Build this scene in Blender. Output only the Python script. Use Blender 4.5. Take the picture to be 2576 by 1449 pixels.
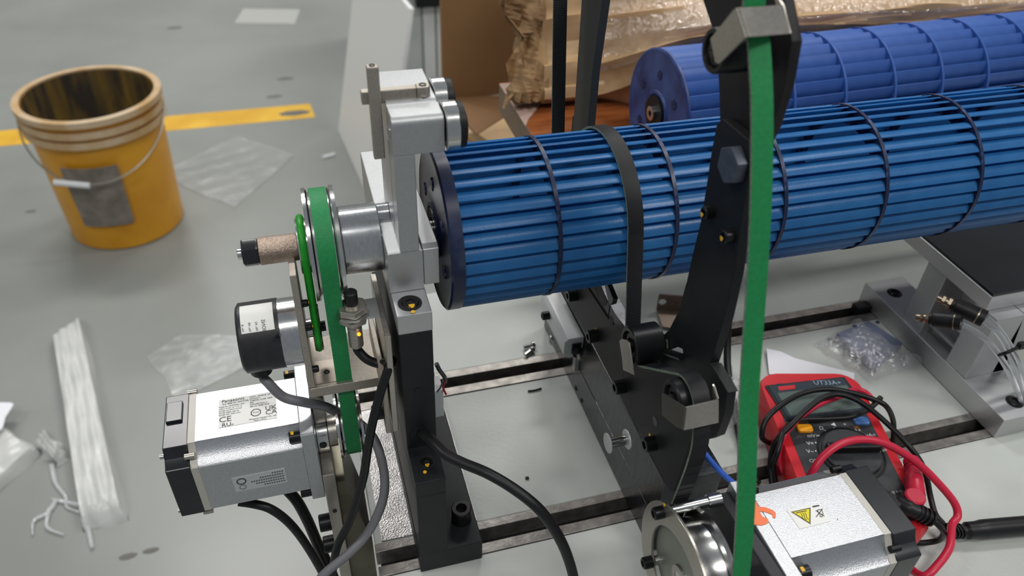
import bpy, bmesh, math, random
from mathutils import Vector, Matrix
random.seed(7)
for o in list(bpy.data.objects): bpy.data.objects.remove(o)
SC = bpy.context.scene; COL = SC.collection
# ---------------------------------------------------------------- camera, world, lights, exposure
M = Matrix(((0.96143264, -0.27287228, 0.03446731), (-0.14456392, -0.60796509, -0.78069182), (0.23398408, 0.74559987, -0.62396497)))
FPX = 1974.69; CAM = Vector((0, 0, .46))
cd = bpy.data.cameras.new('camera'); cam = bpy.data.objects.new('camera', cd); COL.objects.link(cam)
cd.sensor_width = 36; cd.lens = FPX/2576*36; cd.clip_start = .01; cd.clip_end = 60
cm = Matrix.Identity(4)
for i in range(3):
    cm[i][0] = M[0][i]; cm[i][1] = -M[1][i]; cm[i][2] = -M[2][i]; cm[i][3] = CAM[i]
cam.matrix_world = cm; SC.camera = cam
cd.dof.use_dof = True; cd.dof.focus_distance = .47; cd.dof.aperture_fstop = 9.0
w = bpy.data.worlds.new('hall'); SC.world = w; w.use_nodes = True
w.node_tree.nodes['Background'].inputs[0].default_value = (.86, .93, 1, 1)
w.node_tree.nodes['Background'].inputs[1].default_value = .24
def lamp(x, y, z, sx, sy, e, c=(1, .98, .95)):
    l = bpy.data.lights.new('hall_lamp', 'AREA'); l.shape = 'RECTANGLE'; l.size = sx; l.size_y = sy; l.energy = e; l.color = c
    o = bpy.data.objects.new('hall_lamp', l); COL.objects.link(o); o.location = (x, y, z)
for (x, y, e) in ((-2.6, .6, 32), (-.9, -1.3, 34), (1.6, -1.2, 48), (1.9, 1.2, 32), (-.6, 3.4, 66), (1.5, 3.4, 50), (-.8, 6.2, 34), (1.6, 6.4, 34)):
    lamp(x, y, 3.2, 1.3, .4, e)
SC.view_settings.view_transform = 'Standard'; SC.view_settings.look = 'None'
SC.view_settings.gamma = 1; SC.view_settings.use_curve_mapping = False; SC.view_settings.exposure = 0.0
# ---------------------------------------------------------------- measuring helpers: a picture point on a known real plane
def ray(px, py):
    v = Vector(((px-1288)/FPX, (py-724.5)/FPX, 1)); return Vector([sum(M[r][c]*v[r] for r in range(3)) for c in range(3)])
def P(px, py, ax, val):
    d = ray(px, py); i = 'xyz'.index(ax); return CAM+d*((val-CAM[i])/d[i])
def YZ(pts, x): return [(P(a, b, 'x', x).y, P(a, b, 'x', x).z) for a, b in pts]
def XY(pts, z): return [(P(a, b, 'z', z).x, P(a, b, 'z', z).y) for a, b in pts]
def PL(px, py, a, n):
    d = ray(px, py); return CAM+d*((a-CAM).dot(n)/d.dot(n))
# ---------------------------------------------------------------- materials
def lin(c): return tuple(((v/255)/12.92 if v/255 <= .04045 else ((v/255+.055)/1.055)**2.4) for v in c)+(1,)
MATS = {}
def mat(name, c, metal=0, rough=.5, c2=None, nscale=60, detail=3, bump=0, bscale=None, trans=0, alpha=1, coat=0, aniso=None, sub=0, contrast=(.35, .65), ior=1.45, emis=0, spec=.5, stretch=None):
    if name in MATS: return MATS[name]
    m = bpy.data.materials.new(name); m.use_nodes = True; nt = m.node_tree; b = nt.nodes['Principled BSDF']; N = nt.nodes.new; L = nt.links.new
    b.inputs['Base Color'].default_value = lin(c); b.inputs['Metallic'].default_value = metal; b.inputs['Roughness'].default_value = rough
    b.inputs['IOR'].default_value = ior; b.inputs['Transmission Weight'].default_value = trans; b.inputs['Alpha'].default_value = alpha
    b.inputs['Coat Weight'].default_value = coat; b.inputs['Specular IOR Level'].default_value = spec
    if emis: b.inputs['Emission Color'].default_value = lin(c); b.inputs['Emission Strength'].default_value = emis
    tc = N('ShaderNodeTexCoord'); mp = N('ShaderNodeMapping'); L(tc.outputs['Object'], mp.inputs[0])
    if stretch: mp.inputs['Scale'].default_value = stretch
    if c2 is not None:
        n = N('ShaderNodeTexNoise'); n.inputs['Scale'].default_value = nscale; n.inputs['Detail'].default_value = detail; L(mp.outputs[0], n.inputs['Vector'])
        r = N('ShaderNodeValToRGB'); r.color_ramp.elements[0].position = contrast[0]; r.color_ramp.elements[1].position = contrast[1]
        r.color_ramp.elements[0].color = lin(c); r.color_ramp.elements[1].color = lin(c2); L(n.outputs['Fac'], r.inputs[0]); L(r.outputs[0], b.inputs['Base Color'])
    if bump:
        n = N('ShaderNodeTexNoise'); n.inputs['Scale'].default_value = bscale or nscale; n.inputs['Detail'].default_value = 2; L(mp.outputs[0], n.inputs['Vector'])
        bp = N('ShaderNodeBump'); bp.inputs['Strength'].default_value = bump; bp.inputs['Distance'].default_value = .001; L(n.outputs['Fac'], bp.inputs['Height']); L(bp.outputs[0], b.inputs['Normal'])
    MATS[name] = m; return m
ALU = mat('anodised_aluminium', (184, 186, 187), .8, .42, (178, 180, 181), 900, bump=.05, bscale=2500)
ALUB = mat('brushed_aluminium', (196, 197, 198), .8, .36, (188, 189, 190), 500, bump=.05, bscale=700, stretch=(1, 12, 12))
ALUT = mat('turned_aluminium', (214, 215, 216), 1, .2, (190, 192, 195), 300, bump=.04, bscale=900, stretch=(14, 1, 1))
POL = mat('polished_steel', (216, 216, 214), 1, .2, (190, 190, 188), 60)
NICK = mat('nickel_plate', (186, 178, 167), .85, .42, (170, 162, 152), 1200, bump=.25, bscale=2600)
NICKP = mat('satin_nickel', (184, 179, 170), .85, .32, (170, 165, 156), 300, bump=.05, bscale=900, stretch=(1, 1, 8))
CAST = mat('cast_bronze_steel', (178, 160, 146), 1, .4, (158, 140, 126), 1000, bump=.5, bscale=1500)
BLK = mat('black_anodised', (25, 26, 28), .2, .36, (29, 30, 32), 60, spec=.4)
BLKM = mat('matt_black_plate', (25, 26, 28), 0, .5, (29, 30, 32), 120, bump=.05, bscale=2000, spec=.3)
BLKG = mat('ground_black_steel', (78, 79, 83), .8, .27, (56, 57, 60), 90, bump=.08, bscale=300, stretch=(1, 6, 1))
BLOCKB = mat('burnished_black_steel', (27, 30, 32), 0, .48, (31, 34, 36), 80, spec=.3)
RUB = mat('black_rubber', (22, 22, 24), 0, .45, (26, 27, 28), 100, spec=.35)
SCRB = mat('black_oxide_screw', (24, 24, 26), .3, .34)
HEX = mat('zinc_hexagon', (88, 94, 104), .35, .4, (76, 82, 92), 200)
YELP = mat('yellow_paint_mark', (226, 178, 40), 0, .45)
CABK = mat('black_cable', (24, 24, 26), 0, .42, spec=.4)
CABG = mat('grey_cable', (112, 112, 116), 0, .45)
WHT = mat('white_bed_paint', (186, 190, 185), 0, .36, (180, 184, 179), 14, bump=.12, bscale=260)
RAIL = mat('milled_steel_rail', (158, 153, 147), .7, .4, (124, 120, 116), 120, detail=6, bump=.15, bscale=500)
DARK = mat('slot_black', (22, 22, 24), 0, .6)
FLOORM = mat('grey_epoxy_floor', (146, 149, 145), 0, .3, (134, 137, 133), 2.2, detail=6, bump=.04, bscale=30)
YEL = mat('yellow_floor_paint', (232, 186, 62), 0, .4, (214, 164, 44), 9, detail=6)
BLUE = mat('blue_plastic', (44, 112, 172), 0, .3, (56, 128, 186), 45, detail=4, bump=.06, bscale=900, spec=.6)
def translucent(m, c, f):
    nt = m.node_tree; b = nt.nodes['Principled BSDF']; out = [n for n in nt.nodes if n.type == 'OUTPUT_MATERIAL'][0]
    t = nt.nodes.new('ShaderNodeBsdfTranslucent'); t.inputs[0].default_value = lin(c); mx = nt.nodes.new('ShaderNodeMixShader'); mx.inputs[0].default_value = f
    nt.links.new(b.outputs[0], mx.inputs[1]); nt.links.new(t.outputs[0], mx.inputs[2]); nt.links.new(mx.outputs[0], out.inputs[0])
translucent(BLUE, (74, 166, 224), .4)
BLUER = mat('dark_blue_rim', (26, 34, 66), 0, .36, (64, 82, 124), 160, detail=5, contrast=(.52, .72))
BLUED = mat('dark_blue_disc', (16, 26, 58), 0, .3, (52, 60, 84), 60, detail=5, contrast=(.5, .75))
BLU2 = mat('cobalt_plastic', (46, 84, 158), 0, .42, (58, 96, 168), 25, detail=3)
BLU2D = mat('cobalt_disc', (58, 84, 144), 0, .4, (34, 50, 104), 45, detail=4)
GRNB = mat('green_belt_face', (20, 122, 66), 0, .55, (24, 132, 72), 600, bump=.15, bscale=1500)
GRNE = mat('belt_edge_fabric', (128, 140, 126), 0, .8, (90, 104, 90), 900)
ORNG = mat('green_round_belt', (26, 150, 36), 0, .4, (30, 160, 42), 200)
SERV = mat('servo_aluminium', (192, 194, 197), .8, .34, (180, 182, 186), 900, bump=.15, bscale=1800)
SERVC = mat('servo_seam', (186, 183, 174), .2, .5)
SERVB = mat('servo_black_cap', (34, 36, 40), .1, .22, (38, 40, 44), 60)
ENCB = mat('encoder_black', (42, 42, 45), .2, .42, (47, 47, 50), 300)
LAB = mat('white_label', (226, 226, 222), 0, .45)
LABG = mat('silver_label', (186, 190, 192), .2, .4)
INK = mat('label_ink', (88, 88, 84), 0, .6)
INKD = mat('dark_ink', (60, 62, 66), 0, .6)
INKW = mat('white_print', (212, 214, 214), 0, .5)
CARD = mat('cardboard', (150, 114, 76), 0, .75, (140, 105, 69), 8, bump=.05, bscale=60)
CARDL = mat('light_cardboard', (196, 164, 120), 0, .7, (186, 154, 112), 8)
WOODM = mat('reddish_wood', (158, 92, 50), 0, .22, (124, 66, 34), 14, detail=5, stretch=(1, 9, 4), coat=.4)
WOODE = mat('wood_edge', (120, 98, 78), 0, .5)
RED = mat('red_rubber_shell', (206, 38, 48), 0, .38, (196, 34, 44), 60)
REDC = mat('red_cable', (204, 40, 68), 0, .35)
FACE = mat('meter_face', (50, 52, 54), 0, .5, (56, 58, 60), 300, bump=.1, bscale=2500)
LCD = mat('lcd_glass', (96, 112, 106), 0, .12, (86, 100, 94), 20, coat=.8)
LCDF = mat('lcd_frame', (34, 38, 42), 0, .2, coat=.5)
ORB = mat('orange_button', (240, 162, 30), 0, .4)
BLB = mat('blue_button', (88, 132, 196), 0, .4)
ORSM = mat('orange_smear', (238, 120, 70), 0, .4)
BLT = mat('blue_air_hose', (62, 104, 200), 0, .3)
def film_mat(name, fac, gl=.6, rough=.06, c=(235, 236, 238), bs=90, st=1.0):
    m = bpy.data.materials.new(name); m.use_nodes = True; nt = m.node_tree; N = nt.nodes.new; L = nt.links.new
    for n in list(nt.nodes): nt.nodes.remove(n)
    out = N('ShaderNodeOutputMaterial'); tr = N('ShaderNodeBsdfTransparent'); df = N('ShaderNodeBsdfDiffuse'); df.inputs[0].default_value = lin(c)
    g = N('ShaderNodeBsdfGlossy'); g.inputs['Roughness'].default_value = rough; a = N('ShaderNodeMixShader'); b = N('ShaderNodeMixShader')
    tc = N('ShaderNodeTexCoord'); nz = N('ShaderNodeTexNoise'); nz.inputs['Scale'].default_value = bs; nz.inputs['Detail'].default_value = 3; bp = N('ShaderNodeBump'); bp.inputs['Strength'].default_value = st; bp.inputs['Distance'].default_value = .004
    L(tc.outputs['Object'], nz.inputs['Vector']); L(nz.outputs['Fac'], bp.inputs['Height']); L(bp.outputs[0], g.inputs['Normal'])
    a.inputs[0].default_value = gl; L(df.outputs[0], a.inputs[1]); L(g.outputs[0], a.inputs[2]); b.inputs[0].default_value = fac; L(tr.outputs[0], b.inputs[1]); L(a.outputs[0], b.inputs[2]); L(b.outputs[0], out.inputs[0]); return m
TUBE = mat('clear_hose', (236, 238, 242), 0, .1, trans=.9, ior=1.2)
FILM = mat('clear_film', (240, 242, 244), 0, .12, trans=.96, ior=1.06, bump=.8, bscale=28, alpha=.45)
FILMF = film_mat('floor_film', .38, .25, .25, (196, 200, 198), 30, .6)
BUBB = mat('bubble_wrap', (206, 207, 204), 0, .3, (192, 194, 191), 18, bump=.8, bscale=60)
STRF = film_mat('torn_film', .55, .3, .2, bs=60)
PAPER = mat('white_paper', (232, 233, 238), 0, .6)
NYL = mat('white_plastic', (216, 220, 220), 0, .4)
BRASS = mat('brass_fitting', (150, 138, 120), 1, .35)
BUCK = mat('yellow_bucket', (222, 160, 40), 0, .38, (206, 142, 30), 8, detail=5)
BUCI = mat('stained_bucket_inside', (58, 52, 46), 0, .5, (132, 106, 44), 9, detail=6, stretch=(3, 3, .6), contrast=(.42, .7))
BUCR = mat('bucket_rim', (204, 182, 152), 0, .45, (178, 140, 84), 12, detail=5)
BUCP = mat('grey_bucket_patch', (140, 132, 122), 0, .6, (112, 104, 96), 30, detail=6)
LED = mat('orange_indicator', (255, 140, 20), 0, .3, emis=3)
CABW = mat('cabinet_paint', (206, 208, 206), 0, .4)
BOARD = mat('white_board', (234, 235, 232), 0, .4)
GREYP = mat('grey_pvc', (98, 106, 128), 0, .35, (116, 124, 146), 30)
BGBLUE = mat('dark_blue_cloth', (20, 20, 78), 0, .5, (10, 10, 26), 60)
# ---------------------------------------------------------------- mesh helpers
class B:
    def __init__(s): s.v = []; s.f = []; s.m = []; s.mi = 0
    def add(s, v, f):
        n = len(s.v); s.v += [tuple(a) for a in v]; s.f += [tuple(i+n for i in q) for q in f]; s.m += [s.mi]*len(f); return s
    def box(s, x0, x1, y0, y1, z0, z1):
        v = [(x, y, z) for z in (z0, z1) for y in (y0, y1) for x in (x0, x1)]
        return s.add(v, [(0, 2, 3, 1), (4, 5, 7, 6), (0, 1, 5, 4), (2, 6, 7, 3), (0, 4, 6, 2), (1, 3, 7, 5)])
    def prism(s, ax, poly, a, b):
        def mk(p, t): return {'x': (t, p[0], p[1]), 'y': (p[0], t, p[1]), 'z': (p[0], p[1], t)}[ax]
        n = len(poly); v = [mk(p, a) for p in poly]+[mk(p, b) for p in poly]
        return s.add(v, [tuple(range(n)), tuple(range(2*n-1, n-1, -1))]+[(i, (i+1) % n, n+(i+1) % n, n+i) for i in range(n)])
    def lathe(s, ax, c, prof, n=32, close=False, a0=0, a1=2*math.pi):
        """prof: list of (along, radius) around axis through c (the two other coordinates)"""
        full = abs(a1-a0-2*math.pi) < 1e-6; k = n if full else n+1; v = []; f = []
        for (t, r) in prof:
            for i in range(k):
                a = a0+(a1-a0)*i/n; p, q = c[0]+r*math.cos(a), c[1]+r*math.sin(a)
                v.append({'x': (t, p, q), 'y': (p, t, q), 'z': (p, q, t)}[ax])
        m = len(prof)
        for j in range(m if close else m-1):
            for i in range(k if full else k-1):
                j2 = (j+1) % m; i2 = (i+1) % k; f.append((j*k+i, j*k+i2, j2*k+i2, j2*k+i))
        if not close and full:
            f += [tuple(range(k)), tuple((m-1)*k+i for i in range(k))]
        return s.add(v, f)
    def cyl(s, ax, c, r, a, b, n=24, ch=0):
        if ch: return s.lathe(ax, c, [(a, r-ch), (a+ch, r), (b-ch, r), (b, r-ch)], n)
        return s.lathe(ax, c, [(a, r), (b, r)], n)
    def pipe(s, ax, c, r0, r1, a, b, n=32): return s.lathe(ax, c, [(a, r0), (a, r1), (b, r1), (b, r0)], n, close=True)
    def tube(s, pts, r, n=10, sub=5, smooth=True, cap=True):
        pts = [Vector(p) for p in pts]
        if smooth and len(pts) > 2:
            q = []
            for i in range(len(pts)-1):
                p0 = pts[max(i-1, 0)]; p1 = pts[i]; p2 = pts[i+1]; p3 = pts[min(i+2, len(pts)-1)]
                for k in range(sub):
                    t = k/sub; q.append(.5*((2*p1)+(p2-p0)*t+(2*p0-5*p1+4*p2-p3)*t*t+(3*p1-p0-3*p2+p3)*t**3))
            q.append(pts[-1]); pts = q
        d = (pts[1]-pts[0]).normalized(); u = d.orthogonal().normalized(); v = []; f = []
        for i, p in enumerate(pts):
            d = (pts[min(i+1, len(pts)-1)]-pts[max(i-1, 0)]).normalized(); u = (u-d*u.dot(d)).normalized(); w_ = d.cross(u)
            rr = r[min(i*len(r)//len(pts), len(r)-1)] if isinstance(r, (list, tuple)) else r
            v += [p+(u*math.cos(2*math.pi*k/n)+w_*math.sin(2*math.pi*k/n))*rr for k in range(n)]
        for i in range(len(pts)-1):
            for k in range(n): f.append((i*n+k, i*n+(k+1) % n, (i+1)*n+(k+1) % n, (i+1)*n+k))
        f += [tuple(range(n)), tuple((len(pts)-1)*n+k for k in range(n))]
        return s.add(v, f)
    def hexn(s, ax, c, r, a, b, rot=0):
        return s.prism(ax, [(c[0]+r*math.cos(rot+math.pi/3*i), c[1]+r*math.sin(rot+math.pi/3*i)) for i in range(6)], a, b)
    def slab(s, quad, nrm, t):
        """flat plate from corner points, thickened along nrm"""
        n = len(quad); q = [Vector(p) for p in quad]; e = Vector(nrm).normalized()*t
        return s.add(q+[p+e for p in q], [tuple(range(n)), tuple(range(2*n-1, n-1, -1))]+[(i, (i+1) % n, n+(i+1) % n, n+i) for i in range(n)])
    def xf(s, mtx): s.v = [tuple(mtx @ Vector(p)) for p in s.v]; return s
    def mesh(s, name, mats, smooth=True, bev=0):
        me = bpy.data.meshes.new(name); me.from_pydata(s.v, [], s.f)
        for m in (mats if isinstance(mats, (list, tuple)) else [mats]): me.materials.append(m)
        me.polygons.foreach_set('material_index', s.m)
        bm = bmesh.new(); bm.from_mesh(me); bmesh.ops.recalc_face_normals(bm, faces=bm.faces)
        if bev:
            ed = [e for e in bm.edges if len(e.link_faces) == 2 and e.calc_face_angle(0) > .6]
            bmesh.ops.bevel(bm, geom=ed, offset=bev, segments=2, affect='EDGES', profile=.5)
        bm.to_mesh(me); bm.free()
        if smooth:
            me.polygons.foreach_set('use_smooth', [True]*len(me.polygons)); me.set_sharp_from_angle(angle=math.radians(17 if bev else 35))
        return me
    def obj(s, name, mats, parent=None, smooth=True, bev=0):
        return link(name, s.mesh(name, mats, smooth, bev), parent)
def link(name, me, parent=None):
    o = bpy.data.objects.new(name, me); COL.objects.link(o)
    if parent is not None:
        o.parent = parent
        if parent.type == 'EMPTY': o.matrix_parent_inverse = parent_mat(parent).inverted()
    return o
def parent_mat(e): return Matrix.Translation(e.location) @ e.rotation_euler.to_matrix().to_4x4()
def thing(name, label, cat, loc=(0, 0, 0), group=None):
    o = bpy.data.objects.new(name, None); COL.objects.link(o); o.location = loc; o.empty_display_size = .01
    o['label'] = label; o['category'] = cat
    if group: o['group'] = group
    return o
def tag(o, label, cat, group=None):
    o['label'] = label; o['category'] = cat
    if group: o['group'] = group
    return o
def struct(o): o['kind'] = 'structure'; return o
def text(s, size, mtx, m, parent, name='lettering', align='CENTER', th=.00005):
    c = bpy.data.curves.new('t', 'FONT'); c.body = s; c.size = size; c.align_x = align; c.align_y = 'CENTER'; c.extrude = th; c.resolution_u = 2
    o = bpy.data.objects.new('t', c); COL.objects.link(o); dg = bpy.context.evaluated_depsgraph_get()
    me = bpy.data.meshes.new_from_object(o.evaluated_get(dg)); bpy.data.objects.remove(o); bpy.data.curves.remove(c)
    me.transform(mtx); me.materials.clear(); me.materials.append(m); me.name = name
    return link(name, me, parent)
def frame(o, x, y):
    """matrix at o with local x, y directions"""
    x = Vector(x).normalized(); y = (Vector(y)-x*Vector(y).dot(x)).normalized(); z = x.cross(y); m = Matrix.Identity(4)
    for i in range(3): m[i][0] = x[i]; m[i][1] = y[i]; m[i][2] = z[i]; m[i][3] = o[i]
    return m
def socket_screw(parent, ax, c, a, sgn, r=.0042, h=.0055, mark=None, name='socket_screw', up=None):
    """cap screw head: axis ax through c, seated at a, protruding in direction sgn"""
    b = B(); e = a+sgn*h; rs = r*.55; d = sgn*h*.55
    b.lathe(ax, c, [(a, r), (e-sgn*.0006, r), (e, r-.0006), (e, rs), (e-d, rs), (e-d, 0.0001)], 20)
    o = b.obj(name, SCRB, parent)
    if mark:
        q = B()
        k = Vector({'x': (e+sgn*.0001, c[0], c[1]), 'y': (c[0], e+sgn*.0001, c[1]), 'z': (c[0], c[1], e+sgn*.0001)}[ax]); off = Vector(mark)
        pts = []
        for i in range(10):
            a_ = i*math.pi/5; rr = r*.34*(1+.25*math.sin(3*a_)); p, t = rr*math.cos(a_), rr*math.sin(a_)
            pts.append(k+off*r*.75+Vector({'x': (0, p, t), 'y': (p, 0, t), 'z': (p, t, 0)}[ax]))
        n_ = {'x': (sgn, 0, 0), 'y': (0, sgn, 0), 'z': (0, 0, sgn)}[ax]; q.slab(pts, n_, .0003)
        q.obj('paint_mark', YELP, o)
    return o
# ================================================================ SETTING
FZ = -.68
fl = struct(B().box(-4, 5, -1.5, 8, FZ-.05, FZ).obj('floor', FLOORM))
a = P(780, 262, 'z', FZ)
B().prism('z', [(-2.6, 2.33), (.060, 2.33), (.052, 2.43), (-2.6, 2.43)], FZ, FZ+.0008).obj('line_marking', YEL, fl)
B().prism('z', XY([(590, 58), (612, 22), (755, 24), (742, 60)], FZ), FZ, FZ+.0006).obj('pale_patch', mat('pale_patch', (176, 177, 172), 0, .4), fl)
random.seed(3)
for (px, py, l) in ((440, 70, 30), (718, 198, 26), (690, 243, 24), (78, 532, 14), (380, 1385, 12), (320, 1400, 14), (740, 285, 50)):
    b = B(); c = P(px, py, 'z', FZ)
    pts = [(c.x+l*.0009*math.cos(i*.9+.2)*(1+.3*random.random()), c.y+l*.0004*math.sin(i*.9+.2)) for i in range(7)]
    b.prism('z', pts, FZ, FZ+.001).obj('scuff', mat('scuff', (108, 106, 100), 0, .6), fl)
wb = struct(B().box(-4, 5, 7.9, 8, FZ, 4).obj('wall_back', mat('hall_wall', (150, 152, 150), 0, .6)))
# ---------------------------------------------------------------- white board leaning, cabinet, cardboard box, wooden table
A_ = P(850, 330, 'z', FZ+.002); B_ = P(925, 500, 'z', FZ+.002); T_ = Vector((.2, 2.26, -.3)); nb = (B_-A_).cross(T_-A_).normalized()
if nb.x < 0: nb = -nb
q = [PL(x, y, A_, nb) for x, y in ((893, -70), (850, 330), (925, 500), (984, 632), (1010, 180), (1030, 20), (1012, -2), (985, -30))]
tag(B().slab(q, nb, .012).obj('leaning_panel', BOARD, bev=.003), 'large white board leaning, its pointed lower corner on the grey floor', 'panel')
cab = thing('cabinet', 'tall light grey metal cabinet left of the big cardboard box', 'cabinet', (.35, 2.6, FZ))
x0 = P(985, 100, 'y', 2.5).x; x1 = P(1114, 100, 'y', 2.5).x; xs = P(1062, 100, 'y', 2.5).x; xt = P(1094, 100, 'y', 2.5).x
B().box(x0, xs, 2.5, 3.0, FZ, .6).obj('door', mat('cabinet_door', (182, 188, 188), 0, .4), cab)
B().box(xs+.004, xt, 2.49, 3.0, FZ, .6).obj('post', CABW, cab)
B().box(xt+.006, x1, 2.49, 3.0, FZ, .6).obj('post', CABW, cab)
c = P(1087, -4, 'y', 2.48); B().box(c.x-.055, c.x+.06, 2.455, 2.489, c.z-.02, c.z+.03).obj('latch', RUB, cab, bev=.002)
bx = thing('cardboard_box', 'tall brown cardboard box with open flaps behind the wooden table', 'box', (.33, 1.35, -.2))
yb = 1.15; c0 = P(1112, 100, 'y', yb).x; zb = P(1180, 245, 'y', yb).z
B().box(c0, .70, yb, yb+.012, zb, .45).obj('side_panel', CARD, bx)
for nm, pts, m_, z_ in (('flap', [(1112, 246), (1290, 238), (1275, 290), (1199, 338)], mat('flap_brown', (132, 98, 64), 0, .75), None), ):
    q = [P(pts[0][0], pts[0][1], 'y', yb-.002), P(pts[1][0], pts[1][1], 'y', yb-.002), P(pts[2][0], pts[2][1], 'y', .98), P(pts[3][0], pts[3][1], 'y', .94)]
    B().add([*q, *[p+Vector((0, .004, -.004)) for p in q]], [(0, 1, 2), (0, 2, 3), (4, 6, 5), (4, 7, 6), (0, 4, 5, 1), (1, 5, 6, 2), (2, 6, 7, 3), (3, 7, 4, 0)]).obj(nm, m_, bx, smooth=False)
q = [P(1085, 238, 'z', -.16), P(1196, 326, 'z', -.16), P(1290, 270, 'z', -.16), P(1400, 420, 'z', -.16), P(1060, 440, 'z', -.16)]
zf = -.16
B().prism('z', [(p.x, p.y) for p in q], zf-.005, zf).obj('flap', CARDL, bx)
B().slab([P(1120, 262, 'z', -.15), P(1196, 340, 'z', -.15), P(1240, 372, 'z', -.15), P(1205, 372, 'z', -.15), P(1110, 275, 'z', -.15)], (0, 0, 1), .006).obj('flap_edge', mat('flap_edge', (206, 176, 134), 0, .7), bx)
B().box(c0, .70, .70, yb, -.20, -.172).obj('bottom_panel', CARD, bx)
tb = thing('wooden_table', 'reddish wooden table top with a dull pinkish film, behind the blue rotors', 'table', (.7, .65, .07))
B().box(.2195, 1.7, .535, .778, .068, .098).obj('table_top', WOODE, tb)
B().box(.2195, 1.7, .535, .778, .098, .1).obj('veneer', WOODM, tb)
for lx in (.30, 1.6): B().box(lx, lx+.04, .60, .64, FZ, .068).obj('leg', WOODE, tb)
fp = XY([(1256, 212), (1392, 202), (1402, 232), (1388, 252), (1360, 262), (1330, 300), (1322, 318)], .1005)
tag(B().prism('z', fp, .1003, .1012).obj('protective_film', mat('pink_film', (186, 158, 146), 0, .35)), 'pinkish protective film lying on the corner of the wooden table', 'film')
# pack of cardboard in plastic wrap
pk = thing('wrapped_pack', 'bulky brown paper pack in shiny stretch film on the wooden table', 'package', (.7, .7, .1))
def packprof(t, x):
    """(y,z) section, t 0..1 from bottom front over the top to the back; x along"""
    f = min(max((x-.27)/.25, 0), 1)
    f = min(max((x-.30)/.07, 0), 1); f = f*f*(3-2*f)
    pa = [(.722, .1), (.700, .115), (.705, .145), (.722, .18), (.745, .21), (.79, .25), (.86, .30), (.98, .30), (1.02, .1)]
    pb_ = [(.675, .1), (.652, .165), (.637, .195), (.643, .202), (.70, .235), (.76, .27), (.86, .31), (.98, .30), (1.02, .1)]
    pts = [(a_[0]*(1-f)+c_[0]*f, a_[1]*(1-f)+c_[1]*f) for a_, c_ in zip(pa, pb_)]
    g = min(max((x-.245)/.16, 0), 1); pts = [((y if y < .72 else .72+(y-.72)*(.2+.8*g)), .1+(z-.1)*(.82+.18*g)) for y, z in pts]
    k = t*(len(pts)-1); i = min(int(k), len(pts)-2); u = k-i; return (pts[i][0]*(1-u)+pts[i+1][0]*u, pts[i][1]*(1-u)+pts[i+1][1]*u)
def packmesh(b, off, nx=90, nt=40, amp=.0035, x0=.245, x1=1.4, seed=1, t0=0, t1=1):
    random.seed(seed); ph = [random.random()*6 for _ in range(12)]; v = []; f = []
    for i in range(nx+1):
        x = x0+(x1-x0)*i/nx
        for j in range(nt+1):
            t = t0+(t1-t0)*j/nt; y, z = packprof(t, x); n_ = amp*(math.sin(40*t+9*x+ph[0])+.7*math.sin(23*t-30*x+ph[1])+.5*math.sin(70*t+14*x+ph[2])+.35*math.sin(110*t-45*x+ph[3]))
            v.append((x, y-off*.7-n_*.6, max(z+off+n_, .1014)))
    for i in range(nx):
        for j in range(nt): a = i*(nt+1)+j; f.append((a, a+1, a+nt+2, a+nt+1))
    b.add(v, f)
b = B(); packmesh(b, 0); b.obj('paper_wrap', mat('kraft_paper', (200, 168, 128), 0, .6, (174, 140, 100), 10, detail=5, stretch=(.6, 5, 5)), pk)
b = B(); packmesh(b, .0045, amp=.0022, seed=5, x0=.285, t0=.22, t1=.95); b.obj('stretch_film', film_mat('stretch_film', .2, .85, .05, bs=150, st=1), pk)
# torn open end of the pack: crumpled cuffs of paper round a dark plug coloured as the hollow's shade
tmat = mat('torn_paper', (176, 142, 100), 0, .7, (128, 98, 66), 40)
for lay in range(2):
    random.seed(20+lay); v = []; f = []; n = 46; mrow = 5
    def lowf(st):
        ks = [random.uniform(-1, 1) for _ in range(n//st+3)]; return [ks[i//st]*(1-(i % st)/st)+ks[i//st+1]*(i % st)/st for i in range(n+1)]
    rw = [.5+.5*a_ for a_ in lowf(5)]; cols = [lowf(3) for _ in range(mrow+1)]; dd = [[cols[j][i] for j in range(mrow+1)] for i in range(n+1)]
    for i in range(n+1):
        t = .0+.93*i/n; y, z = packprof(t, .245); y2, z2 = packprof(min(t+.02, 1), .245); d = Vector((y2-y, z2-z)).normalized(); nr = Vector((-d.y, d.x)) if True else None
        for j in range(mrow+1):
            k = j/mrow; e = dd[i][j]*.015*k-(.006*lay+.004)*k; v.append((.250-.040*k*(.45+.75*rw[i])+.006*dd[i][(j+2) % 5]*k, y-nr.x*e*-1+.004*dd[i][(j+1) % 5]*k, max(z+nr.y*e, .1015)))
    for i in range(n):
        for j in range(mrow): q = i*(mrow+1)+j; f.append((q, q+1, q+mrow+2, q+mrow+1))
    B().add(v, f).obj('torn_end', tmat, pk, smooth=False)
pp = [packprof(.02+.95*i/30, .25) for i in range(31)]; pc = (.70, .15)
B().prism('x', [(.735+(y-.735)*.8, max(.15+(z-.15)*.75, .104)) for y, z in pp], .2500, .256).obj('core', mat('hollow_shade', (52, 40, 28), 0, .8), pk)  # plug across the open end, its dark colour stands for shade inside
tag(B().tube([(.335, .655, .113), (.40, .66, .116), (.47, .66, .113)], .012, 12).obj('blue_roll', BGBLUE), 'dark blue roll on the table, partly hidden left of the far rotor', 'roll')
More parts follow.
